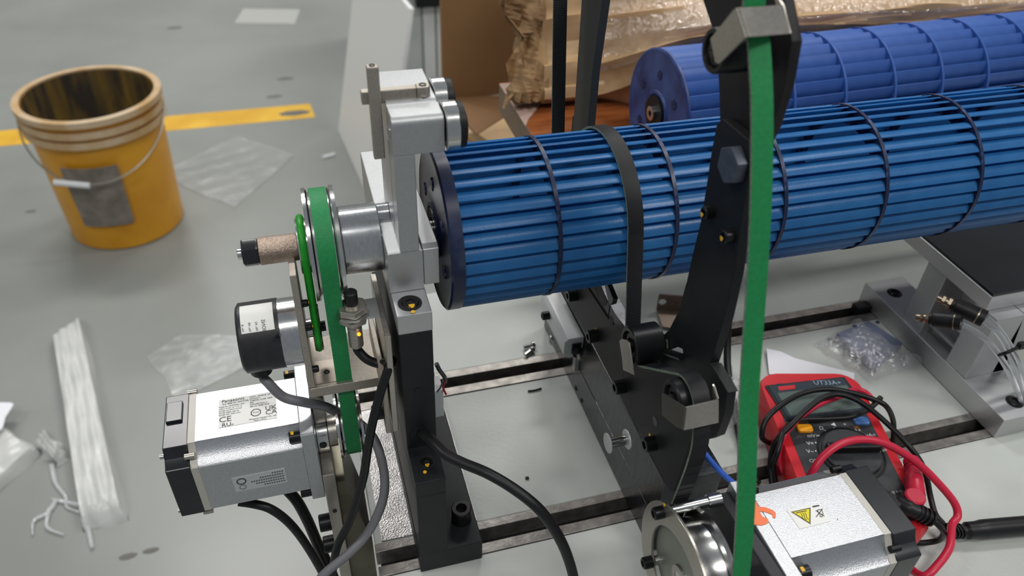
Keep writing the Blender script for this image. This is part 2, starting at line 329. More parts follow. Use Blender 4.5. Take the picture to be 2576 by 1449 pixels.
# ---------------------------------------------------------------- floor things
bk = thing('bucket', 'yellow plastic bucket with pale rim, grey patch and dark stained inside', 'bucket', (-.45, 1.864, FZ))
BC = (-.443, 1.852); R0, R1, HB = .131, .148, .345
b = B(); b.lathe('z', BC, [(FZ, R0-.006), (FZ+.004, R0), (FZ+.29, R1-.006), (FZ+.30, R1-.006), (FZ+HB-.005, R1-.004), (FZ+HB-.005, R1-.009), (FZ+.012, R0-.006)], 48); b.obj('bucket_body', BUCK, bk)
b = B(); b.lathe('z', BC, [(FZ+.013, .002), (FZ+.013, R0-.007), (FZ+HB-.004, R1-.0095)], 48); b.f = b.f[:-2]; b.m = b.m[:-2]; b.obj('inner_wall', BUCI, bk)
b = B()
for z, t in ((HB-.008, .007), (HB-.035, .005), (HB-.058, .005)): b.pipe('z', BC, R1-.008, R1+t, FZ+z-.006, FZ+z+.008, 48)
b.obj('rim', BUCR, bk)
b = B(); a0, a1 = math.radians(-118), math.radians(-72)
b.lathe('z', BC, [(FZ+.075, R0+.0075), (FZ+.235, R0+.0195), (FZ+.235, R0+.0215), (FZ+.075, R0+.0095)], 24, close=True, a0=a0-.0, a1=a1); b.obj('label_patch', BUCP, bk)
pts = [Vector((BC[0]+(R1+.008)*math.cos(t), BC[1]+(R1+.008)*math.sin(t)-.012*math.sin(-t), FZ+HB-.03-.11*math.sin(-t))) for t in [math.radians(-178+i*22) for i in range(9)]]
B().tube(pts, .0022, 8).obj('handle', mat('wire_handle', (170, 166, 158), .8, .35), bk)
c = P(182, 460, 'y', BC[1]-.165); B().tube([(c.x-.035, c.y, c.z+.006), (c.x+.035, c.y-.01, c.z-.006)], .007, 10).obj('handle_grip', NYL, bk)
def sheet(name, pts, z, m, h, amp, label, cat, n=26, seed=0, bub=0):
    """crumpled film or wrapped slab over a quad outline given on the floor"""
    random.seed(seed); ph = [random.random()*6 for _ in range(8)]
    q = [Vector((p.x, p.y, 0)) for p in (P(x, y, 'z', z) for x, y in pts)]
    v = []; f = []
    for i in range(n+1):
        for j in range(n+1):
            u, w_ = i/n, j/n; p = (q[0]*(1-u)+q[1]*u)*(1-w_)+(q[3]*(1-u)+q[2]*u)*w_
            e = min(u, 1-u, w_, 1-w_); k = min(1, e*n/1.5) if h > .005 else 1
            zz = z+h*k+amp*(math.sin(21*u+8*w_+ph[0])+math.sin(-13*u+27*w_+ph[1])+.6*math.sin(17*u+ph[2])*math.sin(15*w_+ph[3]))*(1 if h > .005 else .5)+amp*1.5
            e2 = amp*2.5*math.sin(9*(u+w_)+ph[4]) if e == 0 else 0
            v.append((p.x+e2, p.y+e2*.5, max(zz if e > 0 or h < .005 else z, z)))
    for i in range(n):
        for j in range(n): a = i*(n+1)+j; f.append((a, a+1, a+n+2, a+n+1))
    o = B().add(v, f).obj(name, m); return tag(o, label, cat)
sheet('wrapped_parcel', [(139, 852), (207, 806), (320, 1312), (213, 1338)], FZ, BUBB, .028, .0012, 'long white parcel in bubble wrap lying on the grey floor', 'parcel', 40, 1)
sheet('wrapped_parcel', [(-140, 1190), (18, 1082), (108, 1140), (-60, 1290)], FZ, BUBB, .02, .0012, 'white bubble wrapped parcel cut off by the left picture edge', 'parcel', 24, 2)
sheet('paper_sheet', [(-60, 1100), (-40, 1010), (34, 1018), (2, 1085)], FZ+.03, PAPER, .002, .0008, 'white paper corner above the left wrapped parcel', 'paper', 8, 3)
sheet('plastic_scrap', [(90, 1130), (110, 1085), (178, 1155), (150, 1175)], FZ, BUBB, .012, .003, 'wrinkled tail of bubble wrap at the left parcel corner', 'plastic', 16, 4)
random.seed(5)
b = B()
for pth in ([(130, 1170), (140, 1215), (165, 1250), (168, 1275), (205, 1290)], [(140, 1260), (120, 1290), (85, 1310), (82, 1345)], [(125, 1280), (118, 1325), (160, 1345)], [(218, 1310), (232, 1378)], [(200, 1270), (160, 1262), (130, 1255)]):
    pp = [P(x, y, 'z', FZ+.004) for x, y in pth]; b.tube(pp, [.004, .003, .003, .002, .0015], 7)
tag(b.obj('film_strings', STRF), 'twisted strings of torn film between the two white parcels', 'plastic')
sheet('plastic_film', [(395, 440), (600, 345), (742, 392), (590, 525)], FZ, FILMF, .001, .0012, 'clear plastic film on the floor right of the bucket', 'film', 20, 6)
sheet('plastic_film', [(372, 900), (455, 845), (760, 850), (450, 1010)], FZ, FILMF, .001, .001, 'clear plastic film on the floor left of the servo motor', 'film', 16, 7)
tag(B().tube([P(812, 396, 'z', FZ+.004), P(842, 388, 'z', FZ+.004)], .005, 6).obj('litter', PAPER), 'small white scrap on the floor by the leaning board', 'litter')
# ================================================================ MACHINE BED
bed = thing('machine_bed', 'white painted steel machine bed with two black T slots', 'machine bed', (.5, .34, FZ))
XL, XR = .010, 1.25
for (y0, y1) in ((.10, .284), (.309, .4285), (.456, .56)): B().box(XL, XR, y0, y1, -.012, 0).obj('top_panel', WHT, bed, bev=.0008)
for (y0, y1) in ((.284, .2920), (.302, .309), (.4285, .4375), (.4475, .456)): B().box(XL-.0005, XR, y0+.0003, y1-.0003, -.014, .0006).obj('slot_rail', RAIL, bed, bev=.0004)
for (y0, y1) in ((.288, .306), (.433, .452)): B().box(XL+.002, XR, y0, y1, -.05, -.0145).obj('slot_channel', DARK, bed)
B().box(XL+.004, XR, .10, .56, -.052, -.0505).obj('under_plate', RAIL, bed)
B().box(XL+.015, XR, .12, .54, FZ, -.0525).obj('frame', WHT, bed)
B().box(.0145, .0795, .3095, .4278, .0002, .0012).obj('milled_pad', mat('milled_pad', (168, 166, 164), .8, .3, (140, 138, 138), 80, bump=.3, bscale=900), bed)
# ================================================================ HEADSTOCK
hs = thing('headstock', 'black steel and aluminium headstock column at the left end of the bed', 'headstock', (.045, .36, 0))
B().box(.0352, .0758, .2805, .44, 0.0013, .0205).obj('foot', BLOCKB, hs, bev=.0006)
B().box(.0357, .0533, .2807, .44, .0205, .0785).obj('lower_block', BLOCKB, hs, bev=.0006)
B().box(.0357, .0533, .2807, .44, .0789, .0914).obj('lower_block', BLOCKB, hs, bev=.0005)
B().box(.0356, .0535, .3073, .44, .0914, .182).obj('upper_block', BLOCKB, hs, bev=.0005)
B().box(.0354, .0537, .3073, .437, .1822, .1949).obj('clamp_block', ALUB, hs, bev=.0005)
B().box(.0352, .0533, .3273, .437, .195, .2205).obj('spindle_block', ALU, hs, bev=.0006)
c = P(1060, 1092, 'y', .3073); B().cyl('y', (c.x-.001, c.z), .0058, .3068, .309, 24).obj('cable_hole', DARK, hs)
c = P(1052, 983, 'y', .3073); B().cyl('y', (c.x, c.z), .0022, .3069, .309, 16).obj('tapped_hole', DARK, hs)
for (px, py, z, r) in ((1031, 763, .1949, .0064), (1071, 1164, .0914, .0055)):
    c = P(px, py, 'z', z); B().pipe('z', (c.x, c.y), r-.0012, r, z-.001, z+.0003, 32).obj('counterbore', DARK, hs)
    B().cyl('z', (c.x, c.y), r-.001, z-.003, z+.00015, 28).obj('counterbore', DARK, hs)
    socket_screw(hs, 'z', (c.x+.0003, c.y), z-.004, 1, r-.0018, .0048, mark=(.05, -1.0, 0))
    c2 = P(px+(8 if z > .1 else -2), py+(22 if z > .1 else 24), 'z', z+.0004); B().cyl('z', (c2.x, c2.y), .0011, z+.0003, z+.0008, 10).obj('paint_mark', YELP, hs)
socket_screw(hs, 'z', (.0665, .300), .0205, 1, .0065, .012)
# aluminium front arm and rear arm
def arm(name, y0, y1, xl, xr, zt, zb, m=ALU, rad=.004):
    b = B(); prof = [(y0, zb), (y1, zb), (y1, zt)]
    for i in range(7): a_ = math.pi/2+i*math.pi/12; prof.append((y0+rad+rad*math.cos(a_), zt-rad+rad*math.sin(a_)))
    b.prism('x', prof, xl, xr); return b.obj(name, m, hs, bev=.0004)
B().box(.0418, .0518, .3273, .3425, .2205, .2762).obj('front_arm', ALU, hs, bev=.0005)
B().box(.0350, .0533, .3271, .3275, .1952, .2204).obj('front_face', ALU, hs)
arm('arm_head', .3273, .3424, .0417, .0664, .2950, .2762)
arm('arm_head', .3440, .3818, .0419, .0664, .2950, .2762)
B().box(.0418, .0518, .3440, .3818, .2205, .2762).obj('rear_arm', ALU, hs, bev=.0005)
for (yy, zz) in ((.3340, .2862), (.3600, .2872)):
    r = .0118 if yy < .35 else .0112
    b = B().pipe('x', (yy, zz), r*.62, r, .0668, .0735, 40); o = b.obj('roller_bearing', POL, hs, bev=.0005)
    B().pipe('x', (yy, zz), r*.30, r*.60, .0672, .0730, 28).obj('seal', RUB, o)
    B().lathe('x', (yy, zz), [(.0735, r*.97), (.0765, r*.93), (.0780, r*.5), (.0780, .0001)], 32).obj('rubber_cap', RUB, o)
c = P(980, 330, 'x', .0417); B().pipe('x', (c.y, c.z), .0012, .0026, .0413, .0417, 20).obj('bore', POL, hs)
# nickel strut with cross bar and pin
B().box(.0343, .0398, .3435, .3480, .2665, .3138).obj('strut', NICK, hs, bev=.0006)
B().pipe('z', (.0370, .3458), .0009, .0014, .3137, .3141, 16).obj('screw_hole', SCRB, hs)
B().box(.0312, .0575, .3482, .3525, .2935, .3000).obj('cross_bar', NICK, hs, bev=.0005)
B().prism('z', [(.0575, .3475), (.0630, .3475), (.0640, .3490), (.0640, .3520), (.0628, .3535), (.0575, .3530)], .2935, .3003).obj('cross_bar_eye', NICK, hs, bev=.0004)
B().pipe('z', (.0607, .3505), .0011, .0018, .3002, .3006, 16).obj('screw_hole', SCRB, hs)
B().cyl('z', (.0607, .3502), .0035, .2955, .2936, 24, 0).obj('pin', POL, hs)
B().cyl('z', (.0607, .3502), .0034, .2895, .2935, 24, 0).obj('pin', POL, hs)
# V support block beside the rotor
vb = YZ([(1055, 525), (1070, 525), (1100, 605), (1107, 630), (1107, 708), (1063, 716)], .0626)
B().prism('x', [(.39, .2185), (.3665, .2200), (.3325, .2208), (.3285, .2195), (.3283, .1965), (.39, .1960)], .0537, .0622).obj('side_block', ALUB, hs, bev=.0004)
# ---------------------------------------------------------------- spindle
AY, AZ = .3613, .209
sp = thing('spindle', 'turned aluminium spindle with flanged pulleys, through the headstock', 'spindle', (.0, AY, AZ))
B().cyl('x', (AY, AZ), .0191, .0142, .0352, 64, .0006).obj('hub', ALUT, sp)
B().cyl('x', (AY+.004, .2203), .0063, .0352, .0415, 32).obj('boss', ALUT, sp)
b = B(); b.lathe('x', (AY, AZ), [(-.0030, .012), (-.0030, .0310), (-.0012, .0312), (-.0003, .0298), (-.0003, .0288), (.0103, .0288), (.0103, .0298), (.0115, .0312), (.0135, .0312), (.0135, .012)], 96); b.obj('belt_pulley', POL, sp)
b = B(); b.lathe('x', (AY, AZ), [(-.0085, .0072), (-.0085, .0150), (-.0078, .0152), (-.0066, .0136), (-.0050, .0136), (-.0040, .0152), (-.0031, .0150), (-.0031, .0072)], 72); b.obj('small_pulley', POL, sp)
B().cyl('x', (AY, AZ), .0075, -.0290, -.0086, 40, .0004).obj('sleeve', CAST, sp)
B().hexn('x', (AY, AZ), .0078, -.0375, -.0291, .25).obj('nut', SERVB, sp, bev=.0009)
B().cyl('x', (AY, AZ), .0030, -.0400, -.0376, 16, .0003).obj('threaded_end', POL, sp)
# ---------------------------------------------------------------- belts
def loop(cs, n=16):
    """open polyline around tangent circles; cs = [(y,z,r,a0,a1)] angles in degrees"""
    out = []
    for (y, z, r, a0, a1) in cs:
        k = max(2, int(abs(a1-a0)/6)); out += [(y+r*math.cos(math.radians(a0+(a1-a0)*i/k)), z+r*math.sin(math.radians(a0+(a1-a0)*i/k))) for i in range(k+1)]
    return out
def belt(name, path, x0, x1, t, mats, parent=None, closed=True, rib=0, step=None):
    if step:
        q = []
        m = len(path); rng = m if closed else m-1
        for i in range(rng):
            a, b_ = Vector(path[i]), Vector(path[(i+1) % m]); L = (b_-a).length; k = max(1, round(L/step))
            q += [a+(b_-a)*(j/k) for j in range(k)]
        if not closed: q.append(Vector(path[-1]))
        path = q
    n = len(path); b = B(); v = []; f = []
    for i in range(n):
        p0 = Vector(path[i-1] if (closed or i) else path[0]); p1 = Vector(path[(i+1) % n] if (closed or i < n-1) else path[-1]); d = (p1-p0).normalized(); nr = Vector((d.y, -d.x)); p = Vector(path[i])
        tt = t+(rib if i % 2 else 0)
        a_, c_ = p-nr*t*.5, p+nr*(tt-t*.5)
        v += [(x0, a_.x, a_.y), (x1, a_.x, a_.y), (x1, c_.x, c_.y), (x0, c_.x, c_.y)]
    b.v = v
    for i in range(n if closed else n-1):
        j = (i+1) % n
        for k, mi in ((0, 0), (1, 2), (2, 1), (3, 2)): b.f.append((i*4+k, i*4+(k+1) % 4, j*4+(k+1) % 4, j*4+k)); b.m.append(mi)
    return b.obj(name, mats, parent)
pb = loop([(AY, AZ, .0296, 4, 184), (.3525, .073, .0186, 184, 364)])
b0 = belt('flat_belt', pb, .0008, .0098, .0014, [RUB, GRNB, RUB], None)
tag(b0, 'green flat belt running from the spindle pulley down to the left servo motor', 'belt')
# round green belt (o-ring)
ob = loop([(AY, AZ, .0152, 8, 178), (.352, .1583, .0122, 178, 368)])
pts = [Vector((-.0058 if z > .19 else -.0058, y, z)) for y, z in ob]; pts.append(pts[0])
tag(B().tube(pts, .0021, 12, smooth=False).obj('round_belt', ORNG), 'thin bright green round belt between the small pulley and the encoder', 'belt')
# ---------------------------------------------------------------- encoder
EY, EZ = .352, .1583
en = thing('encoder', 'black cylindrical rotary encoder with white label and silver collar', 'encoder', (-.03, EY, EZ))
B().lathe('x', (EY, EZ), [(-.0475, .0001), (-.0475, .0180), (-.0462, .0198), (-.0460, .0200), (-.0250, .0200), (-.0250, .0001)], 64).obj('body', ENCB, en)
B().cyl('x', (EY, EZ), .0196, -.0250, -.0150, 64).obj('collar', ALUT, en)
b = B(); b.lathe('x', (EY, EZ), [(-.0445, .0201), (-.0445, .0203), (-.0272, .0203), (-.0272, .0201)], 20, close=True, a0=math.radians(80), a1=math.radians(133)); lb = b.obj('label', LAB, en)
b = B(); random.seed(4)
for k, s_ in enumerate(('ROTARY ENCODER', 'SOLUTIONS', 'No. A2', 'No. A8', 'No. B')):
    a_ = math.radians(124); o_ = Vector((-.0292-.0036*k, EY+.0204*math.cos(a_), EZ+.0204*math.sin(a_)))
    if k == 1: text('IONS', .0028, frame(o_, (0, math.sin(a_), -math.cos(a_)), (1, 0, 0)), INK, lb)
    elif k > 1: text(s_, .0017, frame(o_, (0, math.sin(a_), -math.cos(a_)), (1, 0, 0)), INK, lb)
c = P(699, 846, 'y', .333); B().cyl('y', (c.x, c.z), .0013, .3322, .334, 16).obj('cover_screw', SCRB, en)
B().lathe('z', (-.0400, .3500), [(.1335, .0062), (.1375, .0066), (.142, .0066)], 20).obj('cable_gland', RUB, en)
# mounting plates
mb = thing('motor_bracket', 'nickel plated bracket plates holding encoder and left servo motor', 'bracket', (0, .35, .12))
B().prism('x', [(.331, .1316), (.331, .178), (.338, .2075), (.356, .2075), (.375, .2075), (.375, .1316)], -.0148, -.0113).obj('encoder_plate', NICK, mb, bev=.0003)
B().box(-.0148, .0330, .3300, .3740, .1245, .1314).obj('shelf', NICK, mb, bev=.0004)
B().box(-.0105, .0010, .333, .352, .1315, .1317).obj('pocket', mat('pocket_nickel', (140, 132, 124), 1, .4), mb)
B().box(-.0160, -.0085, .3215, .3850, -.0900, .0640).obj('motor_plate', NICKP, mb, bev=.0005)
B().box(-.0160, -.0085, .3480, .3850, .0640, .1243).obj('motor_plate', NICKP, mb, bev=.0005)
B().cyl('x', (.3480, .0735), .0120, -.0160, -.0088, 40, .0004).obj('clamp_boss', POL, mb)
B().cyl('x', (.3490, .0732), .0100, -.0087, -.0036, 36).obj('shaft_coupling', NICKP, mb)
B().box(.0245, .0275, .3100, .3660, .1050, .1500).obj('clamp_plate', NICK, mb, bev=.0004)
B().box(.0285, .0318, .3100, .3660, .1055, .1800).obj('clamp_plate', NICKP, mb, bev=.0004)
B().prism('y', [(-.0083, .045), (-.0030, .045), (.0092, -.03), (.0092, -.2), (-.0083, -.2)], .3300, .3800).obj('lower_plate', mat('olive_plate', (122, 118, 104), .9, .35, (96, 90, 78), 30), mb)
for (y, z) in ((.316, .118),): socket_screw(mb, 'x', (y, z), .0244, -1, .0045, .0065)
for (px, py) in ((822, 936), ): c = P(px, py, 'z', .1316); socket_screw(mb, 'z', (c.x, c.y), .1310, 1, .0019, .0012)
for (px, py, x) in ((768, 795, -.0112), (772, 880, -.0112), (775, 875, -.0112), (768, 920, -.0112)): c = P(px, py, 'x', -.0112)
for (y, z) in ((.340, .1865), (.337, .1720), (.334, .1430)): socket_screw(mb, 'x', (y, z), -.0112, 1, .0021, .0035, mark=(0, -.6, .5) if z > .17 else None)
for (px, py) in ((820, 1330), (825, 1385)): c = P(px, py, 'x', -.0162) if False else P(px, py, 'y', .322); socket_screw(mb, 'x', (.327, c.z), -.0161, -1, .0058, .0075)
c = P(843, 1285, 'y', .3214); B().cyl('y', (-.0122, c.z), .0014, .3209, .3220, 12).obj('set_screw', SCRB, mb)
c = P(838, 1115, 'y', .3214); B().cyl('y', (-.0122, c.z), .0022, .3209, .3220, 12).obj('set_screw', SCRB, mb)
# encoder pulley
B().lathe('x', (.352, .1583), [(-.0110, .0055), (-.0080, .0055), (-.0080, .0135), (-.0072, .0138), (-.0064, .0118), (-.0050, .0118), (-.0040, .0138), (-.0032, .0135), (-.0032, .0050)], 48).obj('pulley', POL, en)
B().cyl('x', (.352, .1583), .0030, -.0032, -.0005, 20).obj('shaft_end', SCRB, en)
# ---------------------------------------------------------------- servo motors
def servo_profile(h=.030, g=.0108, gi=.0062):
    """60 mm square with scooped corners, (p,q) loop"""
    pts = []
    for sx, sy in ((1, 1), (-1, 1), (-1, -1), (1, -1)):
        corner = [(h, h-g), (h-.0013, h-g+.0003), (h-.0040, h-.0078), (h-.0064, h-.0064), (h-.0078, h-.0040), (h-g+.0003, h-.0013), (h-g, h)]
        if sx*sy < 0: corner = corner[::-1]
        pts += [(sx*a_, sy*c_) for a_, c_ in corner]
    return pts
def servo(name, label, cx, cy, cz, L, sgn, capl=.014, flange=.008, bodymat=SERV):
    """body runs from cx in direction sgn along x"""
    t = thing(name, label, 'motor', (cx, cy, cz-.03)); S = lambda d: cx+sgn*d
    sq = [(cy+a_, cz+c_) for a_, c_ in ((.030, .030), (-.030, .030), (-.030, -.030), (.030, -.030))]
    B().prism('x', sq, *sorted((S(0), S(flange)))).obj('flange', SERV, t, bev=.0005)
    pr = [(cy+a_, cz+c_) for a_, c_ in servo_profile()]
    B().prism('x', pr, *sorted((S(flange), S(L-capl-.004)))).obj('body', bodymat, t, bev=0)
    pr2 = [(cy+a_*1.004, cz+c_*1.004) for a_, c_ in servo_profile(.030, .0104)]
    B().prism('x', pr2, *sorted((S(L-capl-.004), S(L-capl)))).obj('seam_ring', SERVC, t)
    pr3 = [(cy+a_, cz+c_) for a_, c_ in servo_profile(.0302, .0092)]
    B().prism('x', pr3, *sorted((S(L-capl), S(L)))).obj('end_cap', SERVB, t, bev=.0006)
    for a_ in (-1, 1):
        for c_ in (-1, 1):
            b = B(); y_, z_ = cy+a_*.0258, cz+c_*.0258
            lo, hi = sorted((S(flange+.0001), S(flange+.0065))); b.cyl('x', (y_, z_), .0036, lo, hi, 16); o = b.obj('flange_screw', SCRB, t)
            B().box(lo+.0012, lo+.0030, y_-.0012, y_+.0012, z_+.0030, z_+.0038).obj('paint_mark', YELP, o)
            lo, hi = sorted((S(L-capl-.0035), S(L-capl+.002))); B().cyl('x', (y_, z_), .0019, lo, hi, 12).obj('cap_screw', NICKP if sgn < 0 else SCRB, t)
    return t
m1 = servo('servo_motor', 'silver servo motor with black end cap hanging left of the bed', -.0162, .352, .073, .084, -1, capl=.0135)
for (y, z) in ((.3300, .0985), (.3270, .052)): B().cyl('x', (y, z), .0016, -.1022, -.1000, 12).obj('cap_screw', POL, m1)
B().box(-.099, -.090, .350, .366, .1030, .1050).obj('cap_step', SERVB, m1, bev=.0005)
B().box(-.083, -.055, .333, .352, .0405, .0432).obj('connector', SERVB, m1, bev=.0006)
B().cyl('x', (.352, .073), .0075, -.0162, .0000, 24).obj('shaft', POL, m1)
b = B(); b.lathe('x', (.3525, .073), [(-.0030, .006), (-.0030, .0210), (-.0015, .0212), (-.0003, .0200), (-.0003, .0178), (.0103, .0178), (.0103, .0200), (.0115, .0212), (.0130, .0210), (.0130, .006)], 72); b.obj('pulley', POL, m1)
# top label, printed
ZT = .1031
lq = [P(x, y, 'z', ZT) for x, y in ((551, 1003), (692, 975), (700, 1052), (552, 1076))]
lx0, lx1 = -.072, -.0385; cy_ = .355
c1 = P(565, 1010, 'z', ZT); c2 = P(690, 980, 'z', ZT); c3 = P(697, 1050, 'z', ZT); c4 = P(550, 1078, 'z', ZT)
lx0 = c4.x; lx1 = max(c2.x, c3.x); ly0 = (c3.y+c4.y)/2; ly1 = (c1.y+c2.y)/2
lb = B().box(lx0, lx1, ly0, ly1, ZT-.0001, ZT+.0001).obj('rating_label', LAB, m1)
W_, H_ = lx1-lx0, ly1-ly0
def T(s, u, v, sz, par=lb, m=INK, al='LEFT'): text(s, sz, frame(Vector((lx0+u*W_, ly0+v*H_, ZT+.0002)), (1, 0, 0), (0, 1, 0)), m, par, align=al)
T('Panasonic', .05, .93, .0034, m=INKD); T('AC SERVO MOTOR', .06, .82, .0018)
for i, s_ in enumerate(('Model No. MHMF042L1U2M', 'INPUT 3~AC 121 V 2.1 A', 'RATED OUTPUT 0.4 kW', 'RATED FREQ. 200 Hz', 'RATED REV. 3000 r/min')): T(s_, .0, .73-.075*i, .00125)
for i, s_ in enumerate(('CONT. TORQUE 1.27 N.m', 'RATING S1', 'THERMAL CLASS 155(F)', 'IP65', 'CONNECTION: Y', 'SER.No. 24080178 Z')): T(s_, .54, .92-.072*i, .0013)
T('C', .0, .26, .0062); T('E', .13, .26, .0060)
T('RU', .05, .06, .0042, m=INKD); T('us', .2, .05, .002)
T('UK', .80, .40, .0050); T('CA', .80, .24, .0050)
T('Panasonic Industry Co., Ltd.', .52, .10, .0014); T('Made in China', .6, .035, .0012)
b = B(); oc = Vector((lx0+.64*W_, ly0+.32*H_)); n = 8
ring = [(oc.x+.0032*math.cos(math.pi/8+i*math.pi/4), oc.y+.0032*math.sin(math.pi/8+i*math.pi/4)) for i in range(8)]; rin = [(oc.x+.0024*math.cos(i*math.pi/16), oc.y+.0024*math.sin(i*math.pi/16)) for i in range(32)]
v = [(x, y, ZT+.0002) for x, y in ring]+[(x, y, ZT+.0002) for x, y in rin]; f = []
for i in range(32): f.append((8+i, 8+(i+1) % 32, ((i+2)//4) % 8)) 
for i in range(8): k = (4*i+2-0) % 32; f.append((i, (i+1) % 8, 8+k, ) if False else (i, 8+(4*i+2) % 32, (i+1) % 8))
B().add(v, f).obj('tuv_octagon', INK, lb, smooth=False); text('TUV', .0018, frame(Vector((oc.x, oc.y, ZT+.0002)), (1, 0, 0), (0, 1, 0)), INK, lb)
# front label with tiny unreadable rows
YF = .3219
g1 = P(583, 1205, 'y', YF); g2 = P(718, 1175, 'y', YF); g3 = P(724, 1213, 'y', YF); g4 = P(590, 1238, 'y', YF)
B().box(g1.x, g3.x, YF-.0002, YF+.0001, (g3.z+g4.z)/2, (g1.z+g2.z)/2).obj('front_label', LABG, m1)
fl_ = m1.children[-1]; random.seed(9); b = B(); gw = g3.x-g1.x; gh = (g1.z+g2.z)/2-(g3.z+g4.z)/2; gz = (g3.z+g4.z)/2
for r_ in range(5):
    n = (5, 10, 14, 12, 9)[r_]
    for i in range(n):
        x = g1.x+gw*(.96-.046*i-(.01 if r_ % 2 else 0)); z = gz+gh*(.86-.17*r_); s_ = gw*.030
        for k in range(3): b.box(x-s_, x, YF-.00035, YF-.00015, z-s_*.5+k*s_*.42, z-s_*.5+k*s_*.42+s_*.18)
        b.box(x-s_*(.3+.5*random.random()), x-s_*.2, YF-.00036, YF-.00015, z-s_*.5, z+s_*.5)
b.obj('small_print', INK, fl_, smooth=False)
B().pipe('y', (g1.x+gw*.16, gz+gh*.68), gh*.16, gh*.21, YF-.0004, YF-.0002, 28).obj('round_mark', INKD, fl_)
B().pipe('y', (g1.x+gw*.16, gz+gh*.28), gh*.13, gh*.15, YF-.0004, YF-.0002, 28).obj('round_mark', INK, fl_)
# ---------------------------------------------------------------- proximity sensor and its cable
ps = thing('proximity_sensor', 'nickel barrel proximity sensor with black tip, lock nuts and orange light', 'sensor', (.0148, .332, .16))
SX, SY = .0146, .332
B().box(.0095, .0285, .3265, .3420, .1802, .1816).obj('holder_plate', ALUB, ps)
B().cyl('z', (SX, SY), .0040, .1580, .1720, 28, .0003).obj('barrel', NICKP, ps)
b = B()
for k in range(5): b.lathe('z', (SX, SY), [(.1722+k*.0016, .0038), (.1730+k*.0016, .0041), (.1738+k*.0016, .0038)], 24)
b.obj('thread', NICKP, ps)
B().hexn('z', (SX, SY), .0083, .1768, .1800, .3).obj('lock_nut', NICKP, ps, bev=.0004)
B().hexn('z', (SX, SY), .0083, .1828, .1870, .6).obj('lock_nut', NICKP, ps, bev=.0004)
B().cyl('z', (SX, SY), .0090, .1817, .1827, 28).obj('washer', POL, ps)
B().cyl('z', (SX, SY), .0042, .1870, .1885, 24).obj('barrel', NICKP, ps)
B().cyl('z', (SX, SY), .0036, .1885, .1965, 24, .0006).obj('sensing_tip', RUB, ps)
c = P(903, 841, 'y', SY-.0040); B().cyl('y', (c.x, c.z), .0010, SY-.0044, SY-.0036, 12).obj('indicator', LED, ps)
def cable(name, pts, r, m, label, cat='cable', n=12):
    return tag(B().tube(pts, r, n, sub=6).obj(name, m), label, cat)
Y_ = lambda x, y, v: P(x, y, 'y', v)
cable('sensor_cable', [(SX, SY, .1582), (SX+.0005, SY, .1535), Y_(925, 905, .328), Y_(958, 915, .325), Y_(985, 905, .318), Y_(978, 925, .312), Y_(958, 985, .310), Y_(938, 1060, .306), Y_(925, 1130, .304), Y_(912, 1210, .302), Y_(880, 1310, .300), Y_(850, 1370, .300), Y_(838, 1430, .300), Y_(832, 1500, .300)], .0026, CABK, 'black cable hanging from the proximity sensor past the left column')
cable('encoder_cable', [(-.0400, .350, .1360), (-.0397, .3495, .128), Y_(672, 960, .345), Y_(712, 998, .342), Y_(765, 1012, .340), Y_(815, 1022, .343), Y_(858, 1042, .348), Y_(905, 1066, .345), Y_(938, 1100, .330), Y_(958, 1150, .320), Y_(968, 1215, .312), Y_(958, 1275, .306), Y_(925, 1340, .300), Y_(880, 1390, .294), Y_(820, 1440, .290), Y_(790, 1475, .288)], .0029, CABG, 'grey cable looping from the encoder behind the green belt')
cable('motor_cable', [Y_(600, 1262, .335), Y_(640, 1268, .333), Y_(680, 1280, .330), Y_(722, 1310, .328), Y_(760, 1355, .328), Y_(800, 1420, .328), Y_(830, 1480, .328)], .0029, CABK, 'lower black cable from under the left servo motor')
cable('motor_cable', [Y_(722, 1232, .345), Y_(748, 1262, .342), Y_(775, 1312, .340), Y_(800, 1370, .338), Y_(830, 1430, .336), Y_(850, 1480, .336)], .0037, CABK, 'thicker black cable from under the left servo motor beside its plate')
cable('column_cable', [Y_(1056, 1088, .312), Y_(1066, 1092, .303), Y_(1090, 1112, .292), Y_(1120, 1142, .282), Y_(1165, 1165, .274), Y_(1225, 1190, .264), Y_(1290, 1228, .254), Y_(1350, 1275, .244), Y_(1390, 1325, .238), Y_(1420, 1380, .233), Y_(1440, 1440, .228), Y_(1448, 1490, .224)], .0031, CABK, 'thick black cable leaving the hole in the headstock column')
# white connector with wires behind the column
cn = thing('wire_connector', 'white plastic connector with red and grey wires behind the black column', 'connector', (.063, .352, .06))
B().box(.0545, .0665, .350, .364, .0660, .0905).obj('housing', NYL, cn, bev=.0005)
B().tube([P(1098, 915, 'y', .345), P(1105, 930, 'y', .345), P(1118, 948, 'y', .348), P(1120, 962, 'y', .350)], .0014, 8).obj('braid', mat('braid', (130, 132, 134), .7, .5, (60, 62, 64), 1500), cn)
B().tube([P(1118, 958, 'y', .348), P(1115, 975, 'y', .349), P(1122, 992, 'y', .350)], .0007, 8).obj('red_wire', RED, cn)
B().tube([P(1114, 958, 'y', .348), P(1108, 975, 'y', .349), P(1100, 985, 'y', .350)], .0006, 8).obj('grey_wire', CABG, cn)
